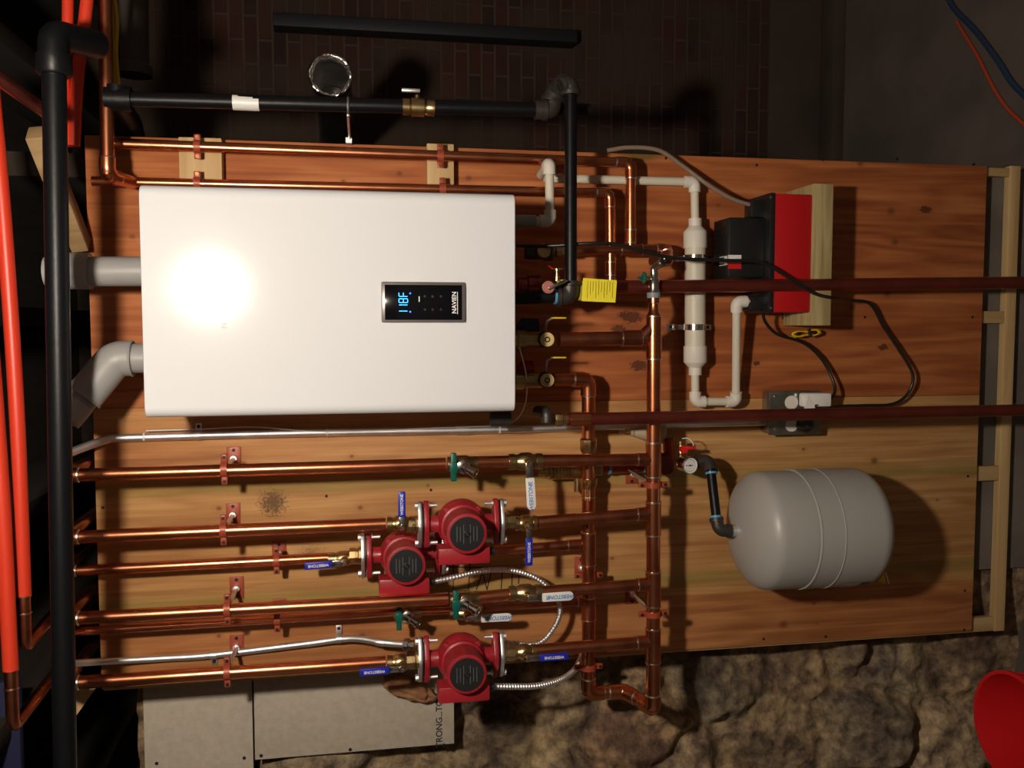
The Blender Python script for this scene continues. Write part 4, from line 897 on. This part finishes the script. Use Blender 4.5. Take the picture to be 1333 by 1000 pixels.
# bundle of yellow wire
mb = MB(); rnd = random.Random(3)
for k in range(7):
    pts = []
    for i in range(18):
        th = 2 * math.pi * i / 17; x = 1050 + math.cos(th) * (15 + rnd.random() * 4); y = 434 - (x - 1050) * .08 + math.sin(th) * (4 * abs(math.cos(th)) ** .7 + 1 + rnd.random()); pts.append(W(x, y, .02 + .008 * k / 3 + .003 * rnd.random()))
    mb.sweep(spline(pts, 4), .0016, 8)
t = thing('wire_bundle', 'small tied bundle of yellow wire beneath the wooden shelf', 'wire', W(1050, 436, .02)); build(mb, 'wire_loops', M_YELLOW, t); build(MB().sweep([W(1053, 428, .035), W(1055, 438, .042)], .004, 10), 'tie', M_BLACK, t)
cable('yellow_wire_tail', 'loose yellow wire end sticking out left of the tied bundle', 'wire', [W(1018, 437, .02), W(1026, 438, .022), W(1036, 440, .025)], .0016, M_YELLOW)
# ------------------------------------------------------------------ outlet box
t = thing('outlet_box', 'square galvanized outlet box screwed to the plywood behind a tarnished pipe', 'outlet box', W(1034, 565, .01))
build(MB().pbox(1002, 510, 1067, 565, .0004, .045, .004), 'box', M_BOXST, t)
cv = build(MB().pbox(1001, 509, 1068, 566, .0455, .049, .0015), 'cover_plate', M_BOXST, t)
for x, y in ((1009, 516), (1062, 515), (1009, 559), (1035, 514)): p = W(x, y, .049); build(MB().cyl(p, p + HDIR * .002, .0035, n=10), 'screw', M_CHROME, cv)
for y in (524, 553): c = W(1030, y, .049); build(MB().lathe(c, HDIR, [(0, .017), (.003, .017), (.0035, .015)], 22), 'socket', M_PVC, cv)
t = thing('power_plug', 'white plug pushed into the outlet box', 'plug', W(1060, 525, .05)); mb = MB().pbox(1046, 512, 1083, 530, .052, .078, .005); build(mb, 'plug_body', M_HWHITE, t)
build(MB().prism([W(1046, 533, .079), W(1062, 533, .079), W(1052, 515, .079)], HDIR * .001), 'paper_flag', M_HWHITE, t)
t = thing('power_plug', 'round black plug pushed into the outlet box below the pipe', 'plug', W(1045, 552, .05)); build(MB().lathe(W(1046, 553, .053), HDIR, [(0, .020), (.02, .019), (.03, .013), (.036, .008)], 20), 'plug_body', M_BLACK, t)
# ------------------------------------------------------------------ feed assembly: backflow preventer, gauge, expansion tank
t = thing('backflow_preventer', 'ribbed brass backflow preventer crossing behind the rear manifold', 'backflow preventer', W(790, 613, .045))
b0 = W(700, 613, .04); mb = MB(); prof = [(0, .011), (.012, .011), (.013, .017), (.024, .017), (.026, .022)]
for k in range(6): s_ = .03 + k * .008; prof += [(s_, .0225), (s_ + .001, .0205), (s_ + .003, .0205), (s_ + .004, .0225)]
prof += [(.085, .0225), (.10, .0245), (.135, .0245), (.14, .018), (.155, .018)]
build(MB().lathe(b0, UDIR, prof, 20), 'body', M_BRASS, t)
build(MB().cyl(b0 + UDIR * .155, W(845, 609, .05), .0115), 'nipple', M_OLDCOP, t); rings(t, [(W(793, 610, .045), UDIR), (W(838, 608, .05), UDIR)], .0135, M_THREAD, .006)
build(MB().sweep([W(752, 614, .045), W(752, 640, .045)], .009), 'drain_port', M_BRASS, t)
build(MB().sweep([W(818, 612, .06), W(848, 630, .16)], .002), 'wire_rod', M_STEEL, t)
t = thing('pressure_regulator', 'pale conical pressure regulator peeking out behind the front manifold', 'regulator', W(875, 568, .05))
build(MB().lathe(W(805, 562, .05), UDIR, [(0, .004), (.018, .004), (.02, .008), (.028, .009)], 12), 'adjusting_screw', M_BRASS, t)
build(MB().lathe(W(820, 562, .05), UDIR, [(0, .010), (.006, .012), (.008, .010), (.012, .014), (.040, .024), (.075, .026), (.085, .020)], 22), 'bonnet', mat('beige_regulator', (.42, .32, .22), .5), t)
build(MB().lathe(W(862, 604, .06), HDIR, [(-.03, .018), (-.01, .026), (.01, .028), (.03, .022)], 22), 'body', M_OLDCOP, t)
build(MB().sweep([W(870, 570, .05), W(872, 604, .055)], .014), 'neck', M_OLDCOP, t)
t = thing('pressure_gauge', 'round white-faced pressure gauge beside the black tank elbow', 'gauge', W(896, 608, .10))
g = W(898, 606, .105); gd = (HDIR + UDIR * .12).normalized()
gc = build(MB().lathe(g - gd * .028, gd, [(0, .012), (.002, .0200), (.024, .0205), (.030, .0205), (.031, .0185), (.027, .0183)], 32), 'case', M_CHROME, t)
build(MB().lathe(g - gd * .001, gd, [(0, .0182), (.0006, .0182)], 32), 'dial', M_GAUGE, gc)
mb = MB(); ga, gb = frame(gd)
for k in range(14):
    th = -.7 + k * (math.pi + 1.4) / 13; dd = ga * math.cos(th) + gb * math.sin(th); mb.obox(g + dd * .0145, dd * .0014, dd.cross(gd).normalized() * .0004, gd * .0004)
build(mb, 'dial_marks', M_INK, gc); build(MB().obox(g - UDIR * .003 + gd * .0006, UDIR * .010, VDIR * .0008, gd * .0003), 'needle', M_INK, gc); build(MB().cyl(g, g + gd * .002, .002, n=12), 'needle_hub', M_INK, gc)
build(MB().cyl(W(870, 606, .06), g - gd * .02, .010), 'stem', M_BRASS, t)
t = thing('purge_valve', 'small brass purge valve with red lever above the pressure gauge', 'valve', W(887, 592, .07))
build(MB().lathe(W(886, 598, .07), -VDIR, [(0, .0055), (.012, .0055), (.014, .0075), (.022, .0075), (.024, .006), (.036, .006), (.037, .0085), (.044, .0085), (.045, .005)], 12), 'body', M_BRASS, t)
p = W(890, 585, .09); mb = MB().cyl(p - HDIR * .006, p + HDIR * .004, .009, n=14); mb.obox(W(899, 583, .092), UDIR * .012, VDIR * .0042, HDIR * .0035, .0015); build(mb, 'lever', M_REDV, t)
build(MB().sweep(spline([W(888, 571, .075), W(896, 571, .085), W(902, 577, .085), W(903, 585, .08)]), .0012, 8), 'cap_strap', M_HWHITE, t)
# black nipple to tank
t = thing('iron_nipple', 'black iron nipple and elbows joining the gauge to the grey tank', 'pipe', W(948, 690, .12))
def elb2(pts, r):
    e = build(MB().sweep(fillet(pts, r * 1.3), r, 18), 'elbow', M_IRONF, t)
    for p, q in ((pts[0], pts[1]), (pts[-1], pts[-2])):
        d = (q - p).normalized(); build(MB().lathe(p, d, [(0, r * .9), (0, r * 1.15), (.008, r * 1.15), (.010, r * .9)], 18), 'rim', M_IRONF, e)
elb2([W(905, 602, .075), W(922, 598, .10), W(926, 614, .12)], .0145)
build(MB().sweep([W(925, 610, .12), W(933, 678, .16)], .0112, 18), 'nipple', M_IRON, t)
rings(t, [(W(926, 616, .122), W(933, 678, .16) - W(925, 610, .12)), (W(932, 673, .157), W(933, 678, .16) - W(925, 610, .12))], .0138, M_THREAD, .005)
elb2([W(932, 674, .157), W(936, 691, .165), W(951, 691, .165)], .0145)
# expansion tank
def tank():
    rT = .139; hT = .165
    c0 = W(958, 690, hT); u0 = UV(958, 690, hT)[0]; u1 = UV(1131, 686, hT)[0]; L = u1 - u0; vc = UV(1050, 687.5, hT)[1]; o = G(u0, vc, hT)
    t = thing('expansion_tank', 'grey steel expansion tank with rounded ends on the lower plywood', 'expansion tank', G(u1, vc, hT))
    prof = []
    for k in range(11):
        a = math.pi / 2 * k / 10; prof.append((.062 * (1 - math.cos(a)) , rT * math.sin(a) * .985 if k < 10 else rT * .985))
    prof[0] = (0, .012)
    prof += [(.12, rT * .985), (L * .40, rT * .985), (L * .402, rT * .976), (L * .412, rT * .976), (L * .414, rT), (L * .60, rT)]
    for k in range(9):
        a = math.pi / 2 * k / 8; prof.append((L - .045 + .045 * math.sin(a), rT * (.62 + .38 * math.cos(a)) if k else rT))
    prof.append((L - .002, .02))
    build(MB().lathe(o, UDIR, prof, 64), 'shell', M_TANK, t, sharp=50)
    for q in (.416, .585): build(MB().torus(o + UDIR * L * q, UDIR, rT, .0016, 72, 8), 'seam_ring', M_TANK, t)
    build(MB().cyl(o - UDIR * .018, o + UDIR * .006, .0125), 'nipple', M_STEEL, t)
    # labels wrapped on the left side of the shell
    def wrap(ua_, ub_, a0_, a1_, m_, nm, rr=rT + .001):
        mb = MB(); n = 8; vs = []; fs = []
        for k in range(n + 1):
            a = a0_ + (a1_ - a0_) * k / n; d = VDIR * math.cos(a) + HDIR * math.sin(a); vs += [o + UDIR * ua_ + d * rr, o + UDIR * ub_ + d * rr]
        for k in range(n): fs.append([2 * k, 2 * k + 2, 2 * k + 3, 2 * k + 1])
        build(mb.add(vs, fs), nm, m_, t)
    wrap(L * .66, L * .80, -.1, .66, mat('faded_label', (.42, .38, .34), .6), 'paper_label'); wrap(L * .80, L * .87, -.1, .66, M_BLACK, 'black_label')
    for q in (.3, .7): 
        mb = MB().obox(G(u0 + L * q, vc, .018), UDIR * .015, VDIR * .06, HDIR * .016, .003); build(mb, 'mounting_bracket', M_STEEL, t)
    return o, L, vc
tank()
t = thing('warning_tag', 'small triangular yellow warning tag on the plywood under the bottom of the grey tank', 'tag', W(1150, 758, .001)); build(MB().prism([W(1143, 757, .001), W(1151, 744, .001), W(1153, 760, .001)], HDIR * .0008), 'yellow_face', M_YELLOW, t); build(MB().prism([W(1152, 745, .001), W(1153.5, 745, .001), W(1157.5, 759, .001), W(1156, 760, .001)], HDIR * .0008), 'white_edge', M_HWHITE, t)
# ------------------------------------------------------------------ boiler isolation valves and clutter beneath it
def iso(lab, y, h, handle):
    c = W(712, y, h + .03); t = thing('isolation_valve', lab, 'valve', c, 'boiler isolation valves with yellow levers')
    b_ = G(UV(712, y, h + .03)[0], UV(712, y, h + .03)[1], h)
    build(MB().lathe(G(U1B + .026, UV(690, y, h)[1], h), UDIR, [(0, .017), (.015, .017), (.016, .021), (.035, .021), (.036, .018), (max(.05, (b_.z * 0 + .075)), .018), (.085, .016)], 16), 'body', M_BRASS, t)
    build(MB().lathe(b_, HDIR, [(0, .018), (.018, .018), (.019, .0165), (.030, .0165)], 24), 'side_port', M_IRONF, t)
    cp = build(MB().lathe(c, HDIR, [(0, .0155), (.004, .0155), (.005, .013)], 24), 'cap', mat('pale_brass_cap', (.74, .55, .26), .45, .0), t)
    build(MB().torus(c + HDIR * .005, HDIR, .005, .0014, 16, 6), 'cap_ring', M_SCREW, cp)
    if handle:
        p = W(720, handle, h + .03); build(MB().obox(W(728, handle, h + .03), UDIR * .0145, HDIR * .0065, VDIR * .0018, .0008), 'lever_grip', M_YELLOW, t); build(MB().sweep([W(719, handle, h + .03), W(712, handle + 4, h + .02), b_], .0028, 8), 'lever_arm', M_STEEL, t)
iso('brass-capped boiler valve with yellow lever, nearer the gas pipe', 442, .15, 414)
iso('brass-capped boiler valve with yellow lever, next to the rear manifold bend', 495, .12, 465.5)
t = thing('isolation_valve', 'brass-capped boiler valve half hidden under the black cord', 'valve', W(703, 328, .14))
build(MB().lathe(W(684, 328, .12), UDIR, [(0, .017), (.04, .017), (.042, .02), (.06, .02)], 16), 'body', M_IRONF, t); build(MB().lathe(W(704, 328, .12), HDIR, [(0, .017), (.028, .017), (.032, .0145), (.034, .0145)], 22), 'cap', M_BRASS, t)
build(MB().lathe(W(716, 327, .10), UDIR, [(0, .0125), (.01, .0125), (.012, .0155), (.022, .0155), (.024, .0125), (.045, .0125)], 8), 'brass_union', M_BRASS, t)
t = thing('relief_valve', 'dark iron fitting in the shade under the boiler near the gas nipple', 'valve', W(690, 370, .12))
build(MB().lathe(W(674, 370, .14), UDIR, [(0, .015), (.02, .015), (.022, .02), (.05, .02), (.055, .012)], 14), 'body', M_OLDCOP, t)
t = thing('relief_valve', 'dark blue-bodied fitting in the shade under the boiler by the upper yellow lever', 'valve', W(690, 425, .10)); build(MB().lathe(W(674, 428, .10), UDIR, [(0, .015), (.01, .024), (.045, .024), (.05, .014)], 14), 'body', mat('dark_blue_paint', (.01, .015, .06), .5), t)
t = thing('relief_valve', 'red-bodied fitting in the shade under the boiler by the lower yellow lever', 'valve', W(690, 480, .08)); build(MB().lathe(W(674, 480, .09), UDIR, [(0, .012), (.01, .018), (.035, .018), (.04, .010)], 14), 'body', M_RED, t)
# silver boiler drain with green wheel on top of the front manifold
t = thing('drain_valve', 'silver hose tap with dark green wheel on the end of the front manifold', 'valve', W(850, 400, HA))
build(MB().lathe(W(851, 412, HA), -VDIR, [(0, .0155), (.006, .014), (.012, .0105), (.028, .0105), (.03, .013), (.046, .0125), (.048, .0105)], 18), 'reducer', M_COPPER, t)
build(MB().cyl(W(851, 388, HA), W(851, 381, HA), .0155), 'grey_band', mat('grey_tape', (.22, .25, .28), .5), t)
b_ = MB().lathe(W(851, 382, HA), -VDIR, [(0, .011), (.004, .0125), (.03, .0125), (.034, .0105), (.045, .0105)], 16); b_.sweep(fillet([W(851, 362, HA), W(851, 348, HA), W(863, 341, HA + .02)], .012), .0092, 16); build(b_, 'body', M_CHROME, t)
build(MB().torus(W(861, 342, HA + .018), W(863, 341, HA + .02) - W(851, 348, HA), .0098, .0016, 18, 6), 'outlet_thread', M_CHROME, t)
build(MB().cyl(W(851, 362, HA), W(838, 362, HA + .012), .0035), 'stem', M_BRASS, t)
mb = MB(); o = W(838.5, 362, HA + .012)
for k in range(8): th = math.pi / 4 * k; mb.ball(o + (VDIR * math.cos(th) + HDIR * math.sin(th)) * .0085, .0046, 8)
mb.cyl(o - UDIR * .005, o + UDIR * .004, .009, n=16); mb.cyl(o - UDIR * .014, o, .003); build(mb, 'wheel', M_GREEN, t)
# ------------------------------------------------------------------ cords on the far wall, bucket, odds
def FP(px, py, up=.008):
    a, b, c = ray(px, py); t = (UF - up) / a
    return G(UF - up, b * t, DC + c * t)
cable('blue_cord', 'dark blue cord lying on the concrete floor at upper right', 'cord', [FP(1225, -20), FP(1243, 12), FP(1270, 40), FP(1300, 80), FP(1318, 108), FP(1345, 135)], .0085, mat('dark_blue_cord', (.02, .04, .09), .5))
cable('orange_cord', 'orange cord on the floor beside the dark blue cord at upper right', 'cord', [FP(1246, 28, .006), FP(1250, 36, .006), FP(1272, 72, .006), FP(1292, 112, .006), FP(1312, 142, .006), FP(1345, 172, .006)], .0055, mat('orange_cord', (.42, .06, .025), .5))
def bucket():
    hB = .235; c = W(1318, 951, hB); rr = .135; H = c.z
    t = thing('bucket', 'bright red plastic bucket on the floor in the lower right corner', 'bucket', Vector((c.x, c.y, 0)))
    base = Vector((c.x, c.y, 0))
    build(MB().lathe(base, ZU, [(.004, .01), (0, rr * .72), (.006, rr * .74), (H * .8, rr * .92), (H * .805, rr * .97), (H * .83, rr * .97), (H * .835, rr * .94), (H - .012, rr * .975), (H - .012, rr * 1.03), (H, rr * 1.03), (H, rr * .965), (H - .01, rr * .95), (.012, rr * .70), (.010, .01)], 64, cap=False), 'shell', M_BUCKET, t, sharp=50)
    a = []
    for k in range(25):
        th = math.pi * k / 24; a.append(base + ZU * (H - .05) + XR * math.cos(th) * rr * 1.04 + (Vector((0, -1, 0)) * .8 - ZU * .6).normalized() * math.sin(th) * rr * 1.08)
    build(MB().sweep(a, .0025, 8), 'bail_handle', M_STEEL, t)
bucket()
# torn brown paper/insulation chunk by the lowest pump
bm = bmesh.new(); bmesh.ops.create_icosphere(bm, subdivisions=4, radius=1)
c = W(533, 897, -.02)
for v in bm.verts:
    n_ = noise.fractal(v.co * 2.2, 1, 2, 4); d = v.co * (1 + .28 * n_); v.co = c + UDIR * (d.x * .058) + VDIR * (d.y * .026 + d.x * .018) + HDIR * (d.z * .022)
build(MB().bm_add(bm), 'foam_chunk', mat('brown_foam', (.42, .21, .10), .85, bump=.6, bscale=60, vscale=30, col2=(.25, .11, .05)), label='rough brown foam chunk squeezed out beside the lowest pump', cat='foam', sharp=80)
build(MB().pbox(-60, 890, 26, 1040, .06, .085, .002), 'foam_board', mat('blue_foam', (.010, .012, .055), .8), label='dim blue foam board at the lower left picture corner', cat='foam board')
